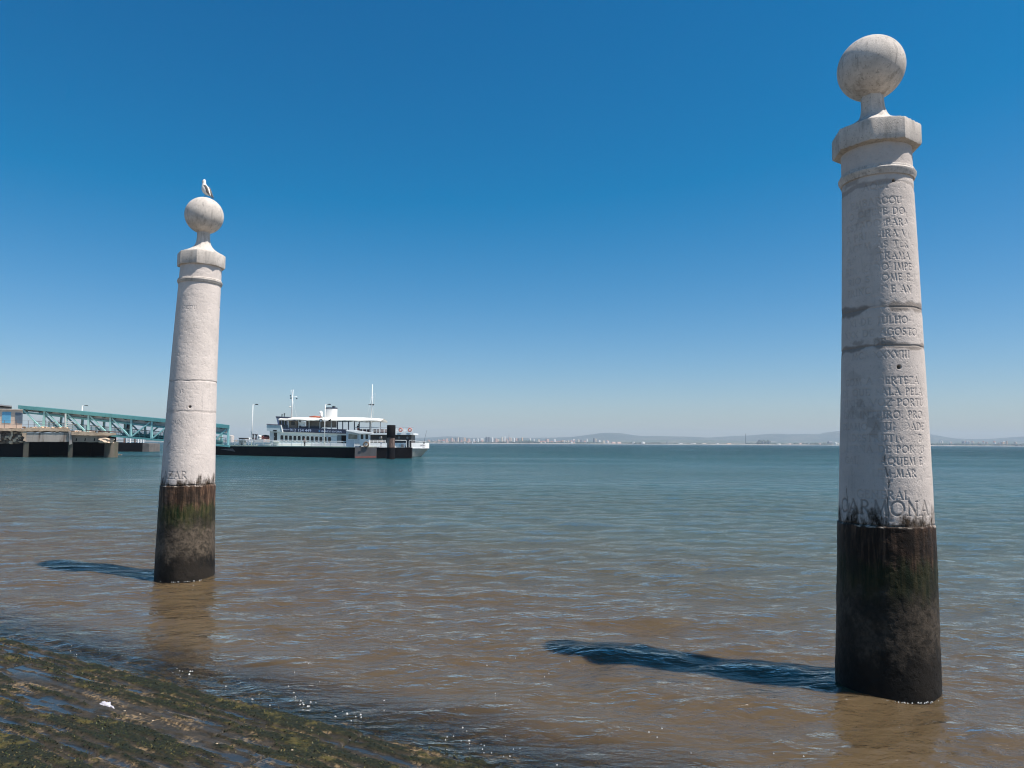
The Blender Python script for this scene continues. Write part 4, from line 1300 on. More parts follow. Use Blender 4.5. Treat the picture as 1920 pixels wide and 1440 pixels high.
pale = mat('banner_lettering', (.42, .50, .66), (.36, .44, .60), 3, .6)
lettering('912 154 449', PY, 543.5, 583.5, 806.2, -.22, 5.0, pale, ban)
lettering('RESERVAS', PY, 530.5, 542, 805.4, -.22, 1.9, pale, ban)
lettering('BARCO', PY, 603, 621, 808.6, -.22, 3.0, pale, ban, .025)
lettering('EVORA', PY, 623.5, 641, 809.2, -.22, 3.2, pale, ban, .025)
part('banner_emblem', qprism(PY, [(597.5, 806.2), (600, 806.3), (600, 810.2), (597.5, 810.1)], -.23, .02), mat('emblem_blue', (.03, .14, .30), (.03, .12, .26), 3, .5), ban)
brn = mat('bow_lettering', (.30, .22, .20), (.25, .18, .16), 3, .6)
bl_ = VPlane((PY.P(786, 835).x, PY.A.y + BEAM / 2 - hull_section(787) * BEAM / 2 - .06), (PY.P(800, 835).x, PY.A.y + BEAM / 2 - hull_section(798.5) * BEAM / 2 - .06))
lettering('EVORA', bl_, 788.5, 797.5, 834.8, 0, 2.0, brn, fy, 0)
lettering('LISBOA', bl_, 791.5, 797.8, 838.2, 0, 1.2, brn, fy, 0)

# --- ticket cabin on the barge
cb = thing('ticket_cabin', 'small white ticket cabin with a sloping white roof and wide window on the stage', 'cabin', PQ.P(675, 838.5, 1))
cw = MB().prism([PQ.P(649, 808.5, .3), PQ.P(674, 812, .3), PQ.P(674, 839, .3), PQ.P(649, 838, .3)], PQ.n * 3)
part('side_wall', cw, mat('cabin_white_shaded', (.60, .61, .63), (.52, .53, .56), 1.4, .5), cb)  # white like the end wall; its shade is put into this greyer colour
part('end_wall', qprism(PQ, [(674, 813), (691.5, 813.4), (691.5, 837), (680, 839), (674, 835)], .15, 2.8), mat('cabin_white', (.80, .80, .78), (.75, .75, .72), 1.4, .5), cb)
part('roof', qprism(PQ, [(648, 806.2), (665, 806.3), (697, 811.2), (697, 813.2), (673.6, 813.2), (650, 808)], -.3, 3.8), white, cb, bevel=.03)
wf = part('window', qprism(PQ, [(652.8, 813), (670.4, 814.6), (670.4, 824.2), (652.8, 823.6)], .24, .1), mat('reflecting_window', (.20, .16, .12), (.42, .36, .28), .8, .25), cb)
part('window_frame', MB().tube([PQ.P(x, y, .23) for x, y in ((652.8, 813), (670.4, 814.6), (670.4, 824.2), (652.8, 823.6), (652.8, 813))], .05, 5, cap=False), white, wf)
for x in (676.3, 685.2):
    part('window', qprism(PQ, rrect(x, 814.4, x + 5.0, 823.4, r=.8), .1, .1), glass, cb)

# --- white cowl and lamp posts
lampw = mat('lamp_post_white', (.78, .78, .74), (.70, .70, .66), 2, .45)
def lamp_tree(label):
    b = Vector((0, 0, 0)); r_ = thing('lamp_post', label, 'lamp post', b, 'tall white lamp posts by the landing stage')
    H = 6.15
    part('post', MB().tube([(0, 0, 0), (0, 0, H)], [.075, .05], 8), lampw, r_, smooth=True)
    part('arm', MB().tube([(0, 0, H - .02), (.38, 0, H - .04)], .045, 6), lampw, r_)
    part('lamp_head', MB().prism([(.34, -.12, H - .02), (.80, -.12, H - .06), (.86, -.12, H + .06), (.6, -.12, H + .10), (.36, -.12, H + .04)], (0, .24, 0)), black, r_)
    return r_
lp = []
base = lamp_tree('white lamp post at the left end of the landing stage, next to the bridge')
for i, (px, py, pl2, off, lab) in enumerate([(471.8, 835.6, PP, .5, None), (607.8, 838.0, PP, .5, 'white lamp post carrying a round mirror in front of the ferry funnel'), (151.6, 832.6, None, 0, 'white lamp post whose top shows above the turquoise footbridge')]):
    o = base if i == 0 else copy_tree(base)
    if pl2: p = pl2.P(px, py, off)
    else: p = onY(px, 813, 117)
    o.location = p
    if lab: o['label'] = lab
    lp.append(o)
    print('lamp', p)
# height of the lamp heads follows the photograph through real post lengths
for o, ty in zip(lp, (758.4, 757.6, 762.0)):
    d_ = o.location.y
    zt_ = onY({0: 472}.get(0), ty, d_).z
    o.scale = (1, 1, (zt_ - o.location.z) / 6.15)
m2 = lp[1]
mb_ = MB().tube([m2.location + Vector((-.6, -.12, 4.05)), m2.location + Vector((-.6, -.02, 4.05))], .27, 20)
mirror = thing('round_mirror', 'round dark rimmed mirror fixed on the lamp post in front of the ferry', 'mirror', m2.location + Vector((-.6, -.1, 4.05)))
part('rim', mb_, black, mirror)
part('mirror_glass', MB().tube([m2.location + Vector((-.6, -.14, 4.05)), m2.location + Vector((-.6, -.121, 4.05))], .19, 20), mat('mirror_grey', (.25, .30, .33), (.2, .25, .28), 3, .1), mirror)
part('bracket', MB().tube([m2.location + Vector((-.6, -.01, 4.05)), m2.location + Vector((0, 0, 3.95)), m2.location + Vector((.75, -.05, 4.1))], .035, 6), steel, mirror)
part('small_lamp', MB().tube([m2.location + Vector((.62, -.05, 4.05)), m2.location + Vector((.95, -.05, 4.2))], [.1, .13], 8), black, mirror)
cow = thing('ventilation_cowl', 'white bulbous ventilation cowl on the ferry roof beside the funnel', 'ventilator', PY.P(602, 783, 1.5))
part('cowl', MB().ball(PY.P(601.6, 774.2, 1.5), .30, .30, .34), mat('bright_white', (.82, .82, .80), (.78, .78, .76), 2, .4), cow, smooth=True)
part('cowl_neck', MB().tube([PY.P(602.6, 784, 1.5), PY.P(603.0, 778, 1.5), PY.P(602.0, 775, 1.5)], [.26, .24, .22], 12), MATS['bright_white'], cow, smooth=True)

# --- round waste bin and cart near the bridge end
ct = thing('handcart', 'small covered handcart with a dark top on the stage between bridge and lamp post', 'cart', PP.P(453, 835, 2))
part('cart_box', qprism(PP, [(448.4, 824.5), (455.6, 824.6), (455.2, 833.2), (449, 833.1)], 1.6, .7), mat('cart_grey', (.34, .36, .36), (.22, .22, .22), 3, .6), ct)
part('cart_top', qprism(PP, [(447.2, 820.8), (456.6, 821.2), (456.2, 823.6), (448, 823.3)], 1.4, 1.1), mat('cart_canopy', (.04, .03, .035), (.03, .03, .03), 3, .6), ct)
for x in (448.6, 455.4): part('cart_pole', MB().tube([PP.P(x, 823.5, 1.7), PP.P(x, 834.8, 1.7)], .03, 5), black, ct)
part('wheel', MB().torus(PP.P(453, 832.6, 1.5), PP.n, .17, .04, 16, 6), black, ct)


# ---------------------------------------------------------------- people
def skin_mesh(name, nodes, edges, m_, parent, base, sub=2):
    me = bpy.data.meshes.new(name)
    me.from_pydata([Vector(nd[0]) for nd in nodes], edges, [])
    o = bpy.data.objects.new(name, me); COL.objects.link(o)
    sm_ = o.modifiers.new('s', 'SKIN'); sm_.use_smooth_shade = True
    for i, nd in enumerate(nodes):
        r = nd[1]; me.skin_vertices[0].data[i].radius = r if isinstance(r, tuple) else (r, r)
    me.skin_vertices[0].data[0].use_root = True
    su = o.modifiers.new('u', 'SUBSURF'); su.levels = sub; su.render_levels = sub
    bpy.context.view_layer.update()
    m2_ = bpy.data.meshes.new_from_object(o.evaluated_get(bpy.context.evaluated_depsgraph_get()))
    bpy.data.objects.remove(o)
    m2_.materials.clear(); m2_.materials.append(m_)
    for p in m2_.polygons: p.use_smooth = True
    n = bpy.data.objects.new(name, m2_); COL.objects.link(n); n.parent = parent
    return n


skin = mat('skin', (.42, .25, .17), (.36, .21, .14), 9, .6)


def person(loc, rz, H, shirt, trou, hairm, label, hat=None, lean=0.0, arm=(.25, .05)):
    s = H / 1.75
    r_ = thing('person', label, 'person', loc)
    r_.rotation_euler = (0, 0, rz)
    S = lambda x, y, z: (x * s, (y + lean * max(0, z - .9)) * s, z * s)
    hip, kn, an = .92, .50, .08
    N = [(S(0, 0, 1.0), .13 * s), (S(0, 0, 1.2), .12 * s), (S(0, 0, 1.38), .14 * s), (S(0, 0, 1.47), .06 * s), (S(0, -.01, 1.54), .052 * s), (S(0, -.015, 1.62), .085 * s), (S(0, -.01, 1.70), .075 * s)]
    E = [(i, i + 1) for i in range(6)]
    for sg_ in (-1, 1):
        i0 = len(N)
        N += [(S(sg_ * .17, 0, 1.40), .055 * s), (S(sg_ * .23, -.02, 1.13), .042 * s), (S(sg_ * (.23 - arm[1]), -arm[0], .98), .030 * s), (S(sg_ * (.22 - arm[1]), -arm[0] - .09, .95), .022 * s)]
        E += [(2, i0), (i0, i0 + 1), (i0 + 1, i0 + 2), (i0 + 2, i0 + 3)]
        j0 = len(N)
        for k_ in range(4):
            N.append((S(sg_ * (.22 - arm[1]) + (k_ - 1.5) * .017, -arm[0] - .16 - .01 * (k_ in (1, 2)), .935), .008 * s)); E.append((i0 + 3, j0 + k_))
        N.append((S(sg_ * (.19 - arm[1]), -arm[0] - .11, .965), .009 * s)); E.append((i0 + 2, j0 + 4))
        l0 = len(N)
        N += [(S(sg_ * .09, 0, hip), .088 * s), (S(sg_ * .10, -.02, kn), .058 * s), (S(sg_ * .10, .01, an + .03), .038 * s), (S(sg_ * .11, -.13, .035), .034 * s)]
        E += [(0, l0), (l0, l0 + 1), (l0 + 1, l0 + 2), (l0 + 2, l0 + 3)]
    skin_mesh('body', N, E, skin, r_, None)
    N = [(S(0, 0, .96), (.165 * s, .125 * s)), (S(0, 0, 1.2), .145 * s), (S(0, 0, 1.40), .155 * s), (S(0, 0, 1.47), .07 * s)]
    E = [(0, 1), (1, 2), (2, 3)]
    for sg_ in (-1, 1):
        i0 = len(N); N += [(S(sg_ * .18, 0, 1.41), .07 * s), (S(sg_ * .235, -.02, 1.14), .056 * s), (S(sg_ * (.232 - arm[1] * .5), -arm[0] * .5, 1.06), .046 * s)]
        E += [(2, i0), (i0, i0 + 1), (i0 + 1, i0 + 2)]
    skin_mesh('shirt', N, E, shirt, r_, None)
    N = [(S(0, 0, 1.0), .155 * s)]; E = []
    for sg_ in (-1, 1):
        i0 = len(N); N += [(S(sg_ * .09, 0, hip - .02), .105 * s), (S(sg_ * .10, -.02, kn), .072 * s), (S(sg_ * .10, .01, .13), .055 * s)]
        E += [(0, i0), (i0, i0 + 1), (i0 + 1, i0 + 2)]
    skin_mesh('trousers', N, E, trou, r_, None)
    hm_ = MB().ball(S(0, .012, 1.685), .098 * s, .105 * s, .088 * s)
    me = mesh_from('hair', hm_.v, hm_.f, hairm, True); o = bpy.data.objects.new('hair', me); COL.objects.link(o); o.parent = r_
    fm_ = MB().ball(S(0, -.10, 1.625), .012 * s, .020 * s, .016 * s, n=8, m=6)
    me = mesh_from('nose', fm_.v, fm_.f, skin, True); o = bpy.data.objects.new('nose', me); COL.objects.link(o); o.parent = r_
    if hat:
        hb_ = MB().lathe(S(0, 0, 1.70), [(.17 * s, 0), (.175 * s, .012), (.11 * s, .02), (.10 * s, .10), (.05 * s, .12)], 18)
        me = mesh_from('hat', hb_.v, hb_.f, hat, True); o = bpy.data.objects.new('hat', me); COL.objects.link(o); o.parent = r_
    return r_


hairb = mat('dark_hair', (.02, .015, .012), (.03, .02, .015), 9, .6)
p1 = PQ.P(713.5, 838.8, .0); p1b = PQ.P(713.5, 819.5, .0)
person(Vector((p1.x, p1.y + .55, p1.z)), R(0), (p1b.z - p1.z) * 1.0, mat('dark_green_shirt', (.03, .05, .05), (.02, .04, .04), 4, .8), mat('pale_blue_trousers', (.30, .36, .46), (.24, .30, .40), 4, .8), hairb,
       'person in dark shirt, pale blue trousers and grey hat standing on the barge rail side', hat=mat('grey_hat', (.38, .38, .36), (.3, .3, .3), 4, .8))
p2 = PP.P(571, 838.4, .9); p2b = PP.P(571, 820.8, .9)
person(Vector((p2.x, p2.y, p2.z)), R(150), (p2b.z - p2.z), mat('dusty_rose_shirt', (.30, .19, .17), (.22, .14, .13), 4, .8), mat('brown_trousers', (.09, .06, .05), (.07, .05, .04), 4, .8), hairb,
       'person with dark hair in a dusty pink top at the landing stage railing', lean=.12)
p3 = PY.P(671.3, 812.2, 1.6); p3b = PY.P(671.3, 795.2, 1.6)
person(Vector((p3.x, p3.y, p3.z)), R(-20), (p3b.z - p3.z), mat('black_shirt', (.012, .012, .014), (.02, .02, .02), 4, .8), mat('coral_trousers', (.50, .13, .08), (.40, .10, .07), 4, .8), hairb,
       'person in black top and coral trousers standing on the upper deck of the ferry')
rp = thing('rope_reel', 'round coil of brown rope leaning on the white cabin end wall', 'rope coil', PQ.P(686, 838.5, -.05))
part('rope_coil', MB().torus(PQ.P(686.4, 833.2, -.12), PQ.n, .33, .10, 20, 8), mat('brown_rope', (.22, .14, .09), (.08, .07, .05), 8, .9), rp, smooth=True)
part('rope_tail', MB().tube([PQ.P(684.5, 835, -.15), PQ.P(681, 838, -.2), PQ.P(676, 838.3, -.2)], .05, 6), MATS['brown_rope'], rp, smooth=True)
# ================================================================ covered footbridge
BY = 112.0
PB_ = yplane(BY)
teal = mat('turquoise_paint', (.11, .33, .33), (.09, .28, .285), .8, .5, streak=True, dirt=(.07, .16, .16))
tealp = mat('pale_turquoise_paint', (.30, .56, .55), (.25, .50, .50), .9, .45, streak=True, dirt=(.20, .30, .28), dirt_lo=.62, dirt_hi=.8)
br = thing('footbridge', 'turquoise steel truss footbridge with covered roof sloping down to the landing stage', 'footbridge', (PB_.P(245, 825).x, BY, 0))
BW = 4.2
fy1 = lambda x: 760.0 + (x - 38) * .0940      # roof top
fy2 = lambda x: fy1(x) + 6.6
rj = lambda x: 772.6 + (x - 55) * .1075       # second rail
bt = lambda x: 818.6 + (x - 245) * .0885      # bottom chord top
XE = lambda off: 431 if off < 1 else 399
def bprism(pts, off, th): return MB().prism([PB_.P(x, y) + PB_.n * off for x, y in pts], PB_.n * th)
for off, nm in ((0, 'roof_fascia'), (BW, 'roof_fascia')):
    part(nm, bprism([(36, fy1(36)), (XE(off), fy1(XE(off))), (XE(off), fy2(XE(off))), (36, fy2(36))], off - .25, .12), teal, br)
rf = MB()
a_, b_ = PB_.P(36, fy1(36)), PB_.P(431, fy1(431))
c_ = PB_.P(399, fy1(399)); rf.add([p + Vector((0, dy, dz)) for dz in (-.10, -.02) for p, dy in ((a_, -.13), (b_, -.13), (c_, BW - .2), (a_, BW - .2))], [(0, 1, 2, 3), (4, 7, 6, 5), (0, 4, 5, 1), (1, 5, 6, 2), (2, 6, 7, 3), (3, 7, 4, 0)])
part('roof', rf, teal, br)
for off in (0.0, BW):
    xe = XE(off) - 2
    part('top_chord', bprism([(40, rj(40)), (xe, rj(xe)), (xe, rj(xe) + 3.2), (40, rj(40) + 3.2)], off - .08, .16), teal, br)
    part('bottom_chord', bprism([(60, bt(60)), (xe + 2, bt(xe + 2)), (xe + 2, bt(xe + 2) + 3.4), (60, bt(60) + 3.4)], off - .1, .2), teal, br)
part('roof_underlay', qprism(PB_, [(40, fy2(40) - .3), (429, fy2(429) - .3), (429, rj(429) - .9), (40, rj(40) - .9)], .35, .04), mat('lamp_strip_grey', (.42, .46, .45), (.25, .29, .29), 1.4, .6), br)
dk = MB(); a_, b_ = PB_.P(60, bt(60) + 1.2), PB_.P(431, bt(431) + 1.2)
c_ = PB_.P(399, bt(399) + 1.2); dk.add([p + Vector((0, dy, dz)) for dz in (-.1, 0) for p, dy in ((a_, .1), (b_, .1), (c_, BW - .1), (a_, BW - .1))], [(0, 1, 2, 3), (4, 7, 6, 5), (0, 4, 5, 1), (1, 5, 6, 2), (2, 6, 7, 3), (3, 7, 4, 0)])
part('deck', dk, mat('bridge_deck', (.10, .16, .16), (.08, .12, .12), 1, .7), br)
vx = [80, 123, 165, 206, 245, 284, 322, 359, 394, 427.5]
vt = [84, 124.5, 166.5, 207.5, 246.5, 285, 322.5, 359.5, 394.5, 428]
vproto = {}
def strut(x0, y0, x1, y1, off, w, m_, nm):
    a = PB_.P(x0, y0); b = PB_.P(x1, y1)
    a = a + PB_.n * off; b = b + PB_.n * off
    d = (b - a); L = d.length; d.normalize(); s = Vector((-d.z, 0, d.x)) * w / 2
    return part(nm, MB().prism([a - s, b - s, b + s, a + s], (0, w * 1.1, 0)), m_, br)
for off in (-.12, BW - .02):
    m_ = tealp
    for xb, xt in list(zip(vx, vt))[:10 if off < 1 else 9]:
        strut(xb, bt(xb) + .5, xt, fy2(xt) + .2, off, .26, m_, 'truss_post')
    for i in range(4):
        xt = vt[i] + 3.5; strut(xt, fy2(xt) + 2, vx[i + 1] - 1.5, bt(vx[i + 1]) + .2, off, .19, m_, 'diagonal')
    strut(43, 767.5, vx[0] - 1, bt(vx[0]), off, .19, m_, 'diagonal')
    for i in range(4, 9 if off < 1 else 8):
        strut(vx[i] + 1.5, bt(vx[i]) + .2, vt[i + 1] - 3.5, fy2(vt[i + 1]) + 2, off, .19, m_, 'diagonal')
# roof brackets and railing with wire panels
for i, x in enumerate(range(50, 430, 20)):
    part('roof_bracket', qprism(PB_, [(x, fy2(x) - .2), (x + 7, fy2(x + 7) - .2), (x + 4.6, fy2(x) + 2.2), (x + 2.4, fy2(x) + 2.2)], -.05, .3), mat('bracket_dark_teal', (.03, .09, .09), (.03, .07, .07), 2, .6), br)
rust_rail = mat('worn_handrail', (.42, .38, .33), (.30, .40, .38), 1, .6)
for off in (.25, BW - .3):
    part('handrail', MB().tube([PB_.P(60, bt(60) - 13) + PB_.n * off, PB_.P(XE(off), bt(XE(off)) - 13) + PB_.n * off], .045, 6), rust_rail, br)
    for dy in (3.4, 6.2, 9.2):
        part('side_rail', MB().tube([PB_.P(60, bt(60) - 13 + dy) + PB_.n * off, PB_.P(XE(off), bt(XE(off)) - 13 + dy) + PB_.n * off], .028, 5), teal, br)
for off in (.28, BW - .26):
    for x in range(62, 430 if off < 1 else 400, 9):
        part('railing_post', MB().tube([PB_.P(x, bt(x)) + PB_.n * off, PB_.P(x, bt(x) - 13) + PB_.n * off], .035, 5), teal, br)
part('wire_panel', bprism([(215, bt(215) - 6), (399, bt(399) - 6), (399, bt(399)), (215, bt(215))], BW - .22, .03), mat('panel_teal', (.10, .24, .25), (.16, .34, .34), 3, .5), br)
part('end_cross_beam', qprism(PB_, [(37, 765), (43, 765.5), (43, 776), (37, 775)], -.1, 1.2), mat('beam_dark_teal', (.04, .13, .13), (.03, .10, .10), 2, .5), br)

# ================================================================ ruined pier
qA = gnd(20, 857.2); QY = qA.y
PR = yplane(QY)
_r = ray(110, 830); PRV = Vector((_r.x / _r.y, 1, 0))
_k = ray(30, 800); PKV = Vector((_k.x / _k.y * 1.02, 1, 0))
def kprism(pts, off, th): return MB().prism([PR.P(x, y, off) for x, y in pts], PKV * th)
print('pier', qA, 'bridge horizon')
conc = mat('weathered_concrete', (.47, .40, .33), (.33, .285, .24), .55, .85, streak=True, dirt=(.15, .10, .07), dirt_lo=.5, dirt_hi=.7, bump=.6)
tan = mat('sandy_stone', (.64, .47, .32), (.45, .32, .21), .7, .85, dirt=(.17, .12, .09), bump=.8)
rubm = mat('dark_rubble', (.07, .055, .045), (.20, .14, .10), .9, .9, dirt=(.03, .025, .02), bump=1.0)
pilem = mat('weedy_pile', (.13, .105, .08), (.07, .07, .045), .8, .8, streak=True, bump=.5)
pr_ = thing('ruined_pier', 'crumbling old concrete pier on piles with broken stone edges, left of the column', 'pier', (PR.P(100, 850).x, QY, 0))


def jag(pts, amp, step, seed):
    """polygon with its edges broken up into small jitters (px)"""
    r = random.Random(seed); out = []
    n = len(pts)
    for i in range(n):
        x0, y0 = pts[i]; x1, y1 = pts[(i + 1) % n]
        L = math.hypot(x1 - x0, y1 - y0); m = max(1, int(L / step))
        for j in range(m):
            t = j / m; k_ = 0 if j == 0 else 1
            out.append((x0 + (x1 - x0) * t + r.uniform(-amp, amp) * k_, y0 + (y1 - y0) * t + r.uniform(-amp, amp) * k_))
    return out


def rp_(name, pts, off, th, m_, amp=.5, step=4, seed=1, parent=None):
    return part(name, MB().prism([PR.P(x, y, off) for x, y in jag(pts, amp, step, seed)], PRV * th), m_, parent or pr_)


PD = 14.0
rp_('deck_slab', [(-40, 803.5), (46, 803.5), (52, 801), (130, 803.5), (133, 809), (50, 808.5), (-40, 808)], -.05, PD, tan, .7, 5, 2)
rp_('deck_slab', [(134, 809.2), (217.5, 811.5), (218, 815.8), (205, 816.6), (134, 815.8)], -.25, PD, tan, .5, 5, 3)
rp_('edge_beam', [(50, 811.5), (128, 811), (129, 828.2), (47, 828.6), (45, 820)], .05, .9, conc, .35, 6, 4)
rp_('edge_beam', [(134, 815.4), (206, 816.2), (192, 829), (136, 828.8)], .05, .9, mat('brown_concrete', (.33, .26, .19), (.22, .17, .13), .6, .85, streak=True, dirt=(.12, .08, .06), bump=.6), .35, 6, 5)
for i, x in enumerate((142, 158.5, 176)):
    rp_('drain_slot', [(x + 1, 821.5), (x + 2.6, 821.8), (x + 1.6, 827), (x - .4, 827)], .02, .06, black, .1, 9, 20 + i)
rp_('joint_post', [(128.5, 808.6), (133.6, 809), (135.4, 832), (130, 834)], -.12, 1.1, mat('pale_joint', (.42, .37, .32), (.30, .25, .21), .8, .85), .3, 5, 6)
def low2(x, off): p = PR.P(x, 850, off); return p
def pier_pile(x0, x1, ytop, off, dep=.9, m_=pilem):
    a = PR.P(x0, ytop, off); b = PR.P(x1, ytop, off)
    part('pile', MB().prism([a, b, Vector((b.x, b.y, -1)), Vector((a.x, a.y, -1))], PRV * dep), m_, pr_)
pier_pile(44.5, 54.5, 828, .1); pier_pile(128.5, 137.2, 829, .1)
for x0 in (6, 88, 172): pier_pile(x0, x0 + 6, 826, 9, m_=black)  # rear piles coloured black to stand in for shade under the deck
# rounded pier head
hd = PR.P(201, 850, 1.4); rh = (PR.P(213, 850).x - PR.P(189, 850).x) / 2
part('pier_head', MB().lathe((hd.x, hd.y + 1, 0), [(rh * 1.02, -1), (rh * 1.0, .6), (rh * .97, PR.P(200, 828).z)], 20), pilem, pr_, smooth=2)
rk = MB().rock(PR.P(199.5, 826, .4), (PR.P(213, 826).x - PR.P(187, 826).x) / 2, 1.1, (PR.P(200, 820).z - PR.P(200, 831.5).z) / 2, 3)
part('fallen_capstone', rk, mat('pale_capstone', (.60, .46, .33), (.48, .35, .25), .9, .85, bump=.7), pr_, smooth=2)
# left broken retaining face
rp_('broken_face', [(-40, 808), (24, 808), (44, 811), (46, 830), (34, 832), (-40, 832)], .6, 1.0, rubm, .8, 3, 8)
rp_('brick_stub', [(20, 808.5), (24.5, 808.5), (23.5, 818), (19, 826), (16.4, 822), (21, 815)], .2, .5, tan, .5, 3, 9)
rp_('brick_stub', [(43, 809), (50, 809), (48, 822), (49.5, 828), (43, 826), (46, 820), (41.5, 817)], .0, .7, tan, .6, 3, 10)
rp_('brick_stub', [(-6, 812), (2, 814), (2, 826), (-6, 828)], .2, .5, tan, .5, 3, 12)
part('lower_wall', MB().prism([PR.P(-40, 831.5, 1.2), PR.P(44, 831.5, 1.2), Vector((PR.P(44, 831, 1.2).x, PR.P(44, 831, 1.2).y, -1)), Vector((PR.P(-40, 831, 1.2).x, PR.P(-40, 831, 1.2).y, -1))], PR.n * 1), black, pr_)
part('back_wall', MB().prism([PR.P(-40, 812, PD - 1), PR.P(212, 812, PD - 1), Vector((PR.P(212, 831, PD - 1).x, PR.P(212, 831, PD - 1).y, -1)), Vector((PR.P(-40, 831, PD - 1).x, PR.P(-40, 831, PD - 1).y, -1))], PR.n * 1), black, pr_)  # black colour paints in the darkness beneath the deck
rs_ = random.Random(8)
for i in range(46):
    x = rs_.uniform(44, 206); yb = 801.5 + (x - 44) * .012 if x < 130 else 809.5 + (x - 134) * .028
    w_ = rs_.uniform(1.0, 4.2); p = PR.P(x, yb, rs_.uniform(.2, 3))
    part('broken_stone', MB().rock(p, w_ * .077, w_ * .06, rs_.uniform(.08, .22), 30 + i), rs_.choice([tan, conc, MATS['pale_capstone'], rubm]), pr_, smooth=2)
for i in range(34):
    x = rs_.uniform(-4, 46); y = rs_.uniform(809, 830)
    part('broken_stone', MB().rock(PR.P(x, y, .55), rs_.uniform(.15, .42), .25, rs_.uniform(.1, .3), 90 + i), rs_.choice([rubm, rubm, tan, rubm]), pr_, smooth=2)
part('rusty_plate', qprism(PR, [(160, 806.5), (207, 808.8), (207, 810.2), (160, 807.9)], .3, 3), mat('dark_rust_plate', (.06, .035, .03), (.09, .05, .04), 1, .8), pr_)
rr2 = thing('boulder', 'low weedy boulder in the water beyond the pier head', 'boulder', gnd(220, 853))
part('boulder_rock', MB().rock(gnd(220, 853), .8, .9, .22, 5), pilem, rr2, smooth=2)

# railing on the pier
rg = thing('pier_railing', 'thin rusty wire railing standing on the edge of the ruined pier', 'railing', PR.P(8, 804, .4))
for x in (8, 30.5, 53, 86, 109): part('rail_post', MB().tube([PR.P(x, 803.5, .4), PR.P(x, 788, .4)], .035, 5), mat('thin_dark_steel', (.10, .10, .10), (.14, .09, .07), 2, .6), rg)
for y in (788.4, 795): part('wire', MB().tube([PR.P(-30, y, .4), PR.P(109, y + 1.2, .4)], .014, 4), MATS['thin_dark_steel'], rg)
gt = thing('gate_frame', 'pale metal gate frame standing on the pier in front of the bridge', 'gate', PR.P(127, 806, 1.5))
part('gate_post', MB().tube([PR.P(122.5, 806, 1.5), PR.P(122.5, 776, 1.5)], .11, 6), mat('gate_pale', (.50, .48, .44), (.36, .40, .38), 2, .6), gt)
for y in (790, 794, 798, 802): part('gate_bar', MB().tube([PR.P(123, y, 1.5), PR.P(136, y + .8, 1.5)], .05, 5), MATS['gate_pale'], gt)

# kiosk at the left edge
kk = thing('kiosk', 'cream square kiosk with a blue shuttered window and grey door on the pier', 'kiosk', PR.P(10, 803, 2))
crm = mat('kiosk_cream', (.66, .54, .44), (.58, .47, .38), .9, .7, streak=True)
part('wall', kprism([(-40, 766), (42.5, 768.2), (41.5, 803), (-40, 803)], 1.6, 4.5), crm, kk)
part('window_shutter', qprism(PR, [(4.2, 772.2), (20.6, 772.6), (19.6, 793.6), (3.6, 793)], 1.56, .06), mat('shutter_blue', (.14, .42, .62), (.11, .34, .52), 1.5, .5), kk)
part('door', qprism(PR, [(28.6, 773.6), (42.3, 774), (41.8, 794.2), (28.8, 793.8)], 1.56, .06), mat('door_slate', (.13, .17, .21), (.10, .13, .17), 1.5, .5), kk)
part('roof_edge', kprism( [(-40, 765.2), (43, 767.4), (43, 768.6), (-40, 766.6)], 1.4, 4.9), mat('cream_edge', (.72, .64, .55), (.6, .52, .45), 2, .6), kk)
hl = thing('station_hall', 'far grey roofed terminal hall rising behind the cream kiosk', 'building', PR.P(-10, 800, 14))
part('wall', kprism([(-60, 760), (20.5, 764.6), (20.5, 800), (-60, 800)], 14.2, 10), mat('hall_wall', (.12, .12, .12), (.28, .28, .28), 1, .7), hl)
part('roof', kprism([(-60, 751.5), (22.5, 760.6), (22.5, 762.8), (-60, 755)], 13.6, 12), mat('hall_roof', (.44, .44, .43), (.36, .36, .36), 1, .6), hl)

# dark mooring pontoon beyond the bridge
mp = thing('mooring_pontoon', 'small dark floating pontoon with posts beyond the footbridge', 'pontoon', onY(250, 846, 122))
PM = yplane(gnd(250, 846.8).y)
part('hull', MB().prism([PM.P(219.5, 830), PM.P(269, 830.6), Vector((PM.P(269, 846).x, PM.A.y, -.5)), Vector((PM.P(219.5, 846).x, PM.A.y, -.5))], PM.n * 5), black, mp)
part('end_panel', MB().prism([PM.P(267.5, 830.6, -.1), PM.P(279.5, 831.6, -.1), Vector((PM.P(279.5, 846).x, PM.A.y - .1, -.5)), Vector((PM.P(267.5, 846).x, PM.A.y - .1, -.5))], PM.n * 5.1), mat('panel_brown_grey', (.15, .13, .115), (.10, .09, .08), 1, .7), mp)
part('side_block', MB().prism([PM.P(211, 829, 1), PM.P(219.3, 829, 1), Vector((PM.P(219.3, 846).x, PM.A.y + 1, -.5)), Vector((PM.P(211, 846).x, PM.A.y + 1, -.5))], PM.n * 4), MATS['recess_grey'], mp)
for x, h_, c_ in ((233, 9, rustm), (237, 10, MATS['grey_white_paint']), (244, 8, white), (253, 8, rustm), (259, 7, steel), (264, 7, steel), (269, 7, steel)):
    part('bollard', MB().tube([PM.P(x, 830.4, 1), PM.P(x, 830.4 - h_, 1)], .16, 8), c_, mp)
part('control_cabinet', qprism(PM, [(232, 793), (240, 793), (240, 812), (232, 812)], 1, 1), black, mp)
part('cabinet_roof', qprism(PM, [(230, 791.2), (242, 791.2), (242, 793), (230, 793)], .7, 1.6), mat('cab_roof', (.5, .5, .5), (.4, .4, .4), 2, .6), mp)
part('cabinet_leg', MB().tube([PM.P(236, 812, 1.5), PM.P(236, 830, 1.5)], .12, 8), black, mp)

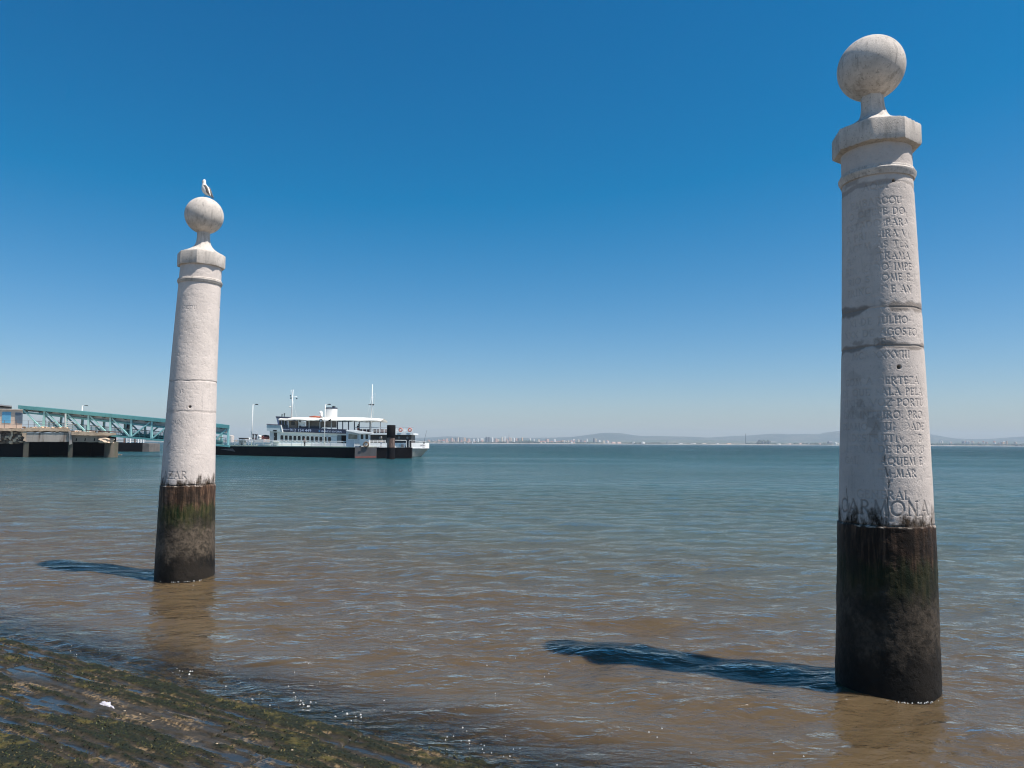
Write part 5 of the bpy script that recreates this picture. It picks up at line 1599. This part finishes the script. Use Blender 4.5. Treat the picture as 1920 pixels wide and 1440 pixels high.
# ================================================================ far shore
SHY = 4200.0
def far(px, py, Y): return onY(px, py, Y)
fs = MB()
sh_x = np.linspace(-4600, 4600, 140)
prof = [(4180, -.9), (4200, .3), (4215, 3.0), (4260, 4.5), (4700, 9), (5400, 16), (8800, 22)]
rsh = random.Random(2)
for j, (y, z) in enumerate(prof):
    for x in sh_x:
        fs.v.append((x, y + (20 * math.sin(x / 400) + 9 * math.sin(x / 90)) * (1 if j < 4 else 0), z + (.4 * math.sin(x / 37) if j > 1 else 0)))
n_ = len(sh_x)
fs.f = [(j * n_ + i, j * n_ + i + 1, (j + 1) * n_ + i + 1, (j + 1) * n_ + i) for j in range(len(prof) - 1) for i in range(n_ - 1)]
k = NT('far_land')
pos = k.n('NewGeometry').outputs['Position']
zz_ = k.n('SeparateXYZ', {0: pos}).outputs[2]
lc = k.mix(k.ramp(k.noise(k.vecscale(pos, (.008, .008, 0)), 1, 4), .4, .6), (.05, .07, .04), (.14, .12, .09))
lc = k.mix(k.ramp(zz_, 3.0, 2.0), lc, k.mix(k.ramp(k.noise(k.vecscale(pos, (.006, .0, 0)), 1, 3), .40, .52), (.16, .15, .11), (.36, .32, .26)))
me = mesh_from('far_shore', fs.v, fs.f, k.finish(k.bsdf(Base_Color=lc, Roughness=.9)))
o = bpy.data.objects.new('far_shore', me); COL.objects.link(o)
tag(o, 'low sandy far shore with dark vegetation across the estuary', None, kind='structure')


def hills(name, Y, ridge, depth, label, c1, c2):
    xs_ = np.linspace(-9000, 9000, 520)
    rpx = np.array([r[0] for r in ridge]); rpy = np.array([r[1] for r in ridge])
    wx = np.array([far(a, b, Y).x for a, b in ridge]); wz = np.array([far(a, b, Y).z for a, b in ridge])
    zr = np.interp(xs_, wx, wz)
    rows = []
    ds = np.concatenate([np.linspace(-1, 0, 26), np.linspace(.1, 1, 8)])
    for d_ in ds:
        yv = Y + d_ * depth
        prof_ = (1 - abs(d_)) ** .9 if d_ < 0 else math.cos(d_ * math.pi / 2)
        n = fbm(xs_ / 500 + 3, np.full_like(xs_, yv / 500), 15, 4) - .5
        z = zr * prof_ + n * 26 * (abs(d_) ** .8) * (1 - abs(d_) ** 4) - 6 * abs(d_)
        rows.append(np.stack([xs_, np.full_like(xs_, yv), z], -1))
    k = NT(name + '_ground'); pos = k.n('NewGeometry').outputs['Position']
    nn = k.noise(k.vecscale(pos, (.004, .004, .01)), 1, 6, .65)
    c = k.mix(k.ramp(nn, .40, .62), c1, c2)
    c = k.mix(k.ramp(k.noise(k.vecscale(pos, (.015, .015, .02)), 1, 4, .6), .60, .70), c, (.22, .19, .16))
    me = grid_mesh(name, np.array(rows), k.finish(k.bsdf(Base_Color=c, Roughness=1)))
    o = bpy.data.objects.new(name, me); COL.objects.link(o)
    tag(o, label, None, kind='structure')


hills('hills', 7600, [(-900, 822), (0, 821), (300, 823), (430, 824), (650, 822), (800, 820.5), (840, 818), (856, 818.5), (880, 821), (1000, 821), (1040, 820.5), (1075, 819), (1105, 815), (1125, 812.2), (1145, 811.4), (1165, 812.2),
      (1185, 815.5), (1205, 818), (1230, 817.6), (1290, 818.6), (1330, 820.5), (1370, 818), (1400, 816.8), (1430, 814.5), (1455, 813.2), (1480, 814.2), (1510, 813.8), (1545, 813.6), (1558, 809.6), (1572, 808.2), (1620, 806.5), (1690, 807.5),
      (1745, 814.2), (1765, 818), (1790, 822), (1850, 824), (1885, 821), (1920, 818.4), (2050, 813), (2600, 820)], 900,
      'pale blue hazy hills behind the far shore', (.03, .05, .04), (.07, .08, .06))
hills('near_ridge', 6300, [(-900, 827), (0, 826), (600, 826), (900, 827), (1150, 826.6), (1220, 825.4), (1280, 824.4), (1330, 825.2), (1400, 827), (1470, 828.6), (1560, 828.4), (1640, 826), (1760, 828), (1920, 827), (2600, 826)], 500,
      'low dark wooded rise in front of the hazy hills', (.04, .065, .04), (.08, .09, .06))

# far woodland strips along the shore
wd = MB(); rw = random.Random(12)
def grove(x0, x1, n, h, Y0=4230, Y1=4500):
    for _ in range(n):
        px = rw.uniform(x0, x1); Y = rw.uniform(Y0, Y1); p = far(px, 830, Y); r = rw.uniform(5, 13)
        hh = h * rw.uniform(.6, 1.25); zb = 3 + (Y - 4230) * .010
        bmn = MB().rock((p.x, Y, zb + hh * .45), r * 1.4, r, hh * .6, rw.randint(0, 9999))
        wd.add(bmn.v, bmn.f)
# use a light version of each clump
_r = MB.rock
def rock_lo(s, c, rx, ry, rz, seed=0):
    bm = bmesh.new(); bmesh.ops.create_icosphere(bm, subdivisions=1, radius=1); rr = random.Random(seed)
    vs = [(c[0] + v.co.x * rx * rr.uniform(.7, 1.2), c[1] + v.co.y * ry, c[2] + v.co.z * rz * rr.uniform(.6, 1.25)) for v in bm.verts]
    fs_ = [tuple(v.index for v in f.verts) for f in bm.faces]; bm.free(); return s.add(vs, fs_)
MB.rock = rock_lo
for g in [(800, 1000, 90, 7), (935, 1010, 60, 10), (1000, 1130, 110, 7), (975, 1000, 60, 13), (1160, 1240, 60, 7), (1240, 1330, 30, 4), (1400, 1470, 60, 7), (1420, 1442, 26, 20), (1490, 1560, 80, 9), (1740, 1830, 140, 11), (1810, 1920, 150, 10),
          (1900, 2000, 60, 9), (1450, 1490, 16, 4), (420, 480, 40, 7), (200, 330, 30, 6), (-100, 60, 40, 8)]:
    grove(*g)
MB.rock = _r
me = mesh_from('shore_trees', wd.v, wd.f, mat('far_foliage', (.035, .055, .03), (.05, .06, .035), .05, .9))
o = bpy.data.objects.new('shore_trees', me); COL.objects.link(o)
tag(o, 'dark strips of trees along the far shore', 'woodland', kind='stuff')

# the town on the far shore: every building an object of its own
cols_b = {'white_render': (.70, .68, .64), 'cream_render': (.64, .55, .43), 'pink_render': (.58, .40, .33), 'ochre_render': (.62, .42, .26), 'grey_render': (.32, .32, .33), 'slate_block': (.13, .14, .16)}
roofm = mat('terracotta_roof', (.40, .16, .09), (.32, .13, .08), .1, .9)
for c_, v in cols_b.items():
    k = NT(c_); vec = k.tc.outputs['Object']
    sp = k.n('SeparateXYZ', {0: vec})
    fl_ = k.math('FRACT', k.math('DIVIDE', sp.outputs[2], 3.1)); bx_ = k.math('FRACT', k.math('DIVIDE', k.math('ADD', sp.outputs[0], sp.outputs[1]), 3.4))
    win = k.math('MULTIPLY', k.math('MULTIPLY', k.math('GREATER_THAN', fl_, .35), k.math('LESS_THAN', fl_, .8)), k.math('MULTIPLY', k.math('GREATER_THAN', bx_, .3), k.math('LESS_THAN', bx_, .7)))
    MATS[c_] = k.finish(k.bsdf(Base_Color=k.mix(win, v, tuple(q * .25 for q in v)), Roughness=.85))
protos = {}
def bproto(kind, c_):
    key = (kind, c_)
    if key in protos: return protos[key]
    m = MB(); r2 = random.Random(str(key))
    if kind == 'block':
        m.box((-.5, -.5, -.1), (.5, .5, 1)); m.box((-.5, -.5, 1), (.5, -.46, 1.03)); m.box((-.2, -.2, 1), (.05, .1, 1.10)); m.box((.2, -.1, 1), (.32, .1, 1.06))
        for i in range(5): m.box((-.42 + i * .19, -.54, .1), (-.32 + i * .19, -.5, .95))
    elif kind == 'tower':
        m.box((-.5, -.5, -.1), (.5, .5, .94)); m.box((-.42, -.42, .94), (.42, .42, 1)); m.box((-.15, -.15, 1), (.15, .15, 1.07)); m.box((-.52, -.52, .30), (.52, .52, .315)); m.box((-.52, -.52, .62), (.52, .52, .635))
    elif kind == 'house':
        m.box((-.5, -.5, -.1), (.5, .5, .68))
    elif kind == 'shed':
        m.box((-.5, -.5, -.1), (.5, .5, .7)); m.add([(-.5, -.5, .7), (.5, -.5, .7), (.5, .5, .7), (-.5, .5, .7), (-.5, 0, 1), (.5, 0, 1)], [(0, 1, 5, 4), (2, 3, 4, 5), (1, 2, 5), (3, 0, 4)])
    me = mesh_from(kind, m.v, m.f, MATS[c_])
    if kind == 'house':
        me.materials.append(roofm)
        bm = bmesh.new(); bm.from_mesh(me)
        v = [bm.verts.new(c) for c in [(-.56, -.56, .66), (.56, -.56, .66), (.56, .56, .66), (-.56, .56, .66), (-.2, 0, 1), (.2, 0, 1)]]
        for f in [(0, 1, 5, 4), (2, 3, 4, 5), (1, 2, 5), (3, 0, 4), (0, 3, 2, 1)]:
            q = bm.faces.new([v[i] for i in f]); q.material_index = 1
        bm.to_mesh(me); bm.free()
    protos[key] = me
    return me


cw_ = {'white_render': 'white', 'cream_render': 'cream', 'pink_render': 'pink', 'ochre_render': 'ochre', 'grey_render': 'grey', 'slate_block': 'dark grey'}
kn_ = {'block': ('apartment_block', 'apartment block', 'building'), 'tower': ('tower_block', 'tower block', 'building'), 'house': ('house', 'house with a terracotta roof', 'house'), 'shed': ('warehouse', 'long low warehouse', 'building')}
def bld(px, wpx, toppy, kind, c_, Y=None, zone='city'):
    Y = Y or rb_.uniform(4260, 4900)
    gz_ = 4.5 + (Y - 4260) * .0095
    p = far(px, toppy, Y); w = wpx * Y / F
    h = max(3.5, p.z - gz_)
    nm, dsc, cat_ = kn_[kind]
    o = bpy.data.objects.new(nm, bproto(kind, c_)); COL.objects.link(o)
    o.location = (p.x, Y, gz_); o.scale = (w * .86, min(w * .8, rb_.uniform(10, 16)), h); o.rotation_euler = (0, 0, R(rb_.uniform(22, 52)))
    wh = 'left half of the far shore town' if px < 960 else ('right half of the far shore town' if px < 1170 else ('thinly built far shore beyond the town' if px < 1600 else 'far shore right of the inscribed column'))
    if px < 700: wh = 'far shore seen behind the landing stage'
    tag(o, 'small %s %s, %s' % (cw_[c_], dsc, wh), cat_, '%s %s in the %s' % (cw_[c_], dsc, wh))


rb_ = random.Random(77)
cl = ['white_render', 'white_render', 'cream_render', 'cream_render', 'pink_render', 'pink_render', 'ochre_render', 'grey_render']
# dense low town
for i in range(96):
    px = rb_.uniform(795, 1140)
    bld(px, rb_.uniform(2.2, 6), rb_.uniform(824.0, 828.2) + (px - 800) * .004, 'house' if rb_.random() < .6 else 'block', rb_.choice(cl))
# taller blocks, read off the skyline
for px, w, ty, kd, c_ in [(847, 4, 821.5, 'block', 'pink_render'), (855, 3, 820.8, 'tower', 'slate_block'), (859, 3, 820.4, 'tower', 'cream_render'), (862.5, 3, 820.6, 'tower', 'slate_block'), (868, 3, 819.8, 'tower', 'grey_render'),
        (871.5, 3.4, 820.8, 'tower', 'ochre_render'), (879, 5, 822.8, 'block', 'pink_render'), (888, 4, 823.2, 'block', 'white_render'), (896, 3, 822.4, 'tower', 'white_render'), (903, 7, 822.2, 'block', 'white_render'),
        (912.5, 4, 819.6, 'tower', 'slate_block'), (917, 4.6, 819.8, 'tower', 'slate_block'), (923, 3.4, 820.6, 'tower', 'white_render'), (930, 5, 822.6, 'block', 'pink_render'), (934, 4, 824, 'block', 'cream_render'),
        (941.5, 3.4, 820.2, 'tower', 'cream_render'), (946.4, 2.8, 818.8, 'tower', 'white_render'), (955.5, 3, 820.2, 'tower', 'pink_render'), (959, 2.4, 821, 'tower', 'cream_render'), (963.5, 4, 821.2, 'tower', 'white_render'),
        (968.5, 3.4, 821.6, 'tower', 'pink_render'), (972, 3, 822.2, 'tower', 'slate_block'), (979, 3, 820.6, 'tower', 'ochre_render'), (993.5, 3.6, 822.4, 'block', 'white_render'), (1001, 3, 823.4, 'block', 'white_render'),
        (1010, 4, 824.2, 'block', 'cream_render'), (1026, 8, 823.6, 'block', 'pink_render'), (1040, 4, 823.4, 'tower', 'white_render'), (1056, 8, 826, 'block', 'ochre_render'), (1065, 4, 826, 'block', 'cream_render'),
        (1075, 4, 823.6, 'block', 'white_render'), (1084, 5, 824.6, 'block', 'cream_render'), (1088, 5, 825, 'block', 'slate_block'), (1100.5, 3.4, 822.8, 'tower', 'white_render'), (1113.6, 2.8, 821.8, 'tower', 'slate_block'),
        (1116.4, 3.4, 823, 'block', 'cream_render'), (1123, 5, 825.4, 'block', 'white_render'), (1131, 5, 826.4, 'block', 'cream_render'), (1138.6, 4.4, 827, 'block', 'white_render'), (831, 5, 823.6, 'block', 'grey_render'),
        (838, 4, 822.6, 'block', 'pink_render'), (822, 4, 824.6, 'block', 'pink_render'), (811, 5, 825.2, 'block', 'grey_render'), (893, 3, 824, 'tower', 'grey_render'), (950, 3, 823, 'block', 'pink_render')]:
    bld(px, w, ty, kd, c_, Y=rb_.uniform(4300, 4480))
for px, w, ty, c_ in [(1150, 8, 828.6, 'pink_render'), (1160, 10, 828.8, 'pink_render'), (1188, 4, 828.6, 'white_render'), (1206, 6, 828.4, 'white_render'), (1251, 3, 828.8, 'grey_render'), (1276, 9, 831.4, 'white_render'),
        (1300, 12, 831.6, 'white_render'), (1320, 10, 831.6, 'cream_render'), (1345, 8, 831.6, 'white_render'), (1366, 11, 831, 'ochre_render'), (1424, 4, 825.2, 'slate_block'), (1430, 3, 827.6, 'slate_block'), (1441, 4, 827.4, 'slate_block'),
        (1460, 8, 831.6, 'white_render'), (1480, 6, 831.4, 'pink_render'), (1500, 6, 831, 'pink_render'), (1517, 5, 831, 'white_render'), (1536, 6, 830.6, 'pink_render'), (1556, 12, 826.8, 'slate_block'), (1567, 6, 829.8, 'white_render'), (1548, 6, 831.6, 'ochre_render'), (1571, 4, 831.4, 'cream_render')]:
    bld(px, w, ty, 'shed' if w > 5 else 'block', c_, Y=rb_.uniform(4230, 4290))
for i in range(34):
    px = rb_.uniform(1742, 1935)
    bld(px, rb_.uniform(2, 5.5), rb_.uniform(826.2, 830.6), rb_.choice(['house', 'block', 'block']), rb_.choice(cl), Y=rb_.uniform(4240, 4600))
for i in range(26):
    px = rb_.choice([rb_.uniform(-10, 300), rb_.uniform(406, 520)])
    bld(px, rb_.uniform(2, 6), rb_.uniform(820, 824.5), rb_.choice(['house', 'block']), rb_.choice(cl), Y=rb_.uniform(4240, 4600))
tk = thing('storage_tank', 'large cream cylindrical storage tank on the far shore behind the bridge end', 'storage tank', (far(434.5, 820, 3900).x, 3900, 0))
rt = 4.4 * 3900 / F; zt0 = far(434.5, 816.2, 3900).z
part('tank_shell', MB().lathe((tk.location.x, 3900, 0), [(rt, -1), (rt, zt0 - 3)], 28), mat('tank_cream', (.68, .55, .42), (.6, .48, .38), .02, .7), tk, smooth=2)
part('tank_roof', MB().lathe((tk.location.x, 3900, 0), [(rt * 1.01, zt0 - 3), (rt * .6, zt0 - .6), (rt * .05, zt0)], 28), MATS['tank_cream'], tk, smooth=2)
for x, ty in ((461, 821.2), (467.5, 820.6), (471.5, 821)):
    bld(x, 4.5, ty, 'shed', 'white_render', Y=4215)

# masts, chimney and cranes on the skyline
def mast_far(px, ty, r, nm, label, cat_, Y=4300, cross=None):
    p = far(px, ty, Y); b_ = far(px, 829, Y)
    m = MB().tube([(b_.x, Y, 2), (p.x * .5 + b_.x * .5, Y, p.z * .5), (p.x, Y, p.z)], [r * 1.3, r, r * .6], 8)
    for z in (.35, .6, .82): m.lathe((p.x, Y, 0), [(r * 1.5, p.z * z), (r * 1.5, p.z * z + 1)], 8)
    solo(nm, m, mat('mast_grey', (.16, .17, .18), (.13, .14, .15), .1, .8), label, cat_, (b_.x, Y, 2))
mast_far(954.3, 812.5, 1.0, 'radio_mast', 'slender grey radio mast rising above the far shore town', 'mast')
mast_far(1398, 813.0, 2.2, 'chimney_stack', 'tall thin chimney stack on the far shore in front of the hills', 'chimney')
mast_far(1425, 824.0, 2.6, 'silo_tower', 'short dark silo tower among the trees on the far shore', 'tower')
mast_far(1251, 827.4, 2.0, 'water_tower', 'little pale tower on the empty far shore left of the chimney', 'tower')


def sailboat(px, py, hpx, label):
    b_ = gnd(px, py); H_ = hpx * b_.y / F
    r_ = thing('sailboat', label, 'sailboat', (b_.x, b_.y, 0), 'small white sailboats off the far shore')
    L_ = H_ * .6
    part('hull', MB().prism([(b_.x - L_ / 2, b_.y - 1, 1), (b_.x + L_ / 2, b_.y - 1, 1.2), (b_.x + L_ * .4, b_.y - 1, -.1), (b_.x - L_ * .42, b_.y - 1, -.1)], (0, 2, 0)), white, r_)
    part('mainsail', MB().prism([(b_.x - .1, b_.y, 1.6), (b_.x - .1, b_.y, H_), (b_.x - L_ * .42, b_.y, 1.8)], (0, .15, 0)), MATS['bright_white'], r_)
    part('jib', MB().prism([(b_.x + .3, b_.y, 1.4), (b_.x + .2, b_.y, H_ * .85), (b_.x + L_ * .45, b_.y, 1.4)], (0, .15, 0)), MATS['bright_white'], r_)
    part('mast', MB().tube([(b_.x, b_.y, 1), (b_.x, b_.y, H_)], .08, 6), steel, r_)
sailboat(871.5, 831.6, 4.4, 'small white sailboat off the town, left of its pair')
sailboat(886, 831.6, 5.0, 'small white sailboat off the town, right of its pair')

# ================================================================ haze
hz = MB().box((-9200, -30, -2.9), (9200, 9500, 170))
k = NT('haze_air')
pv = k.n('VolumePrincipled', {'Color': (.62, .75, .88, 1), 'Density': HAZE, 'Anisotropy': 0.0})
k.t.links.new(pv.outputs[0], k.out.inputs[1])
me = mesh_from('haze', hz.v, hz.f, k.m); recalc(me)
o = bpy.data.objects.new('haze', me); COL.objects.link(o)
tag(o, 'thin pale blue haze over the estuary', 'haze', kind='stuff')
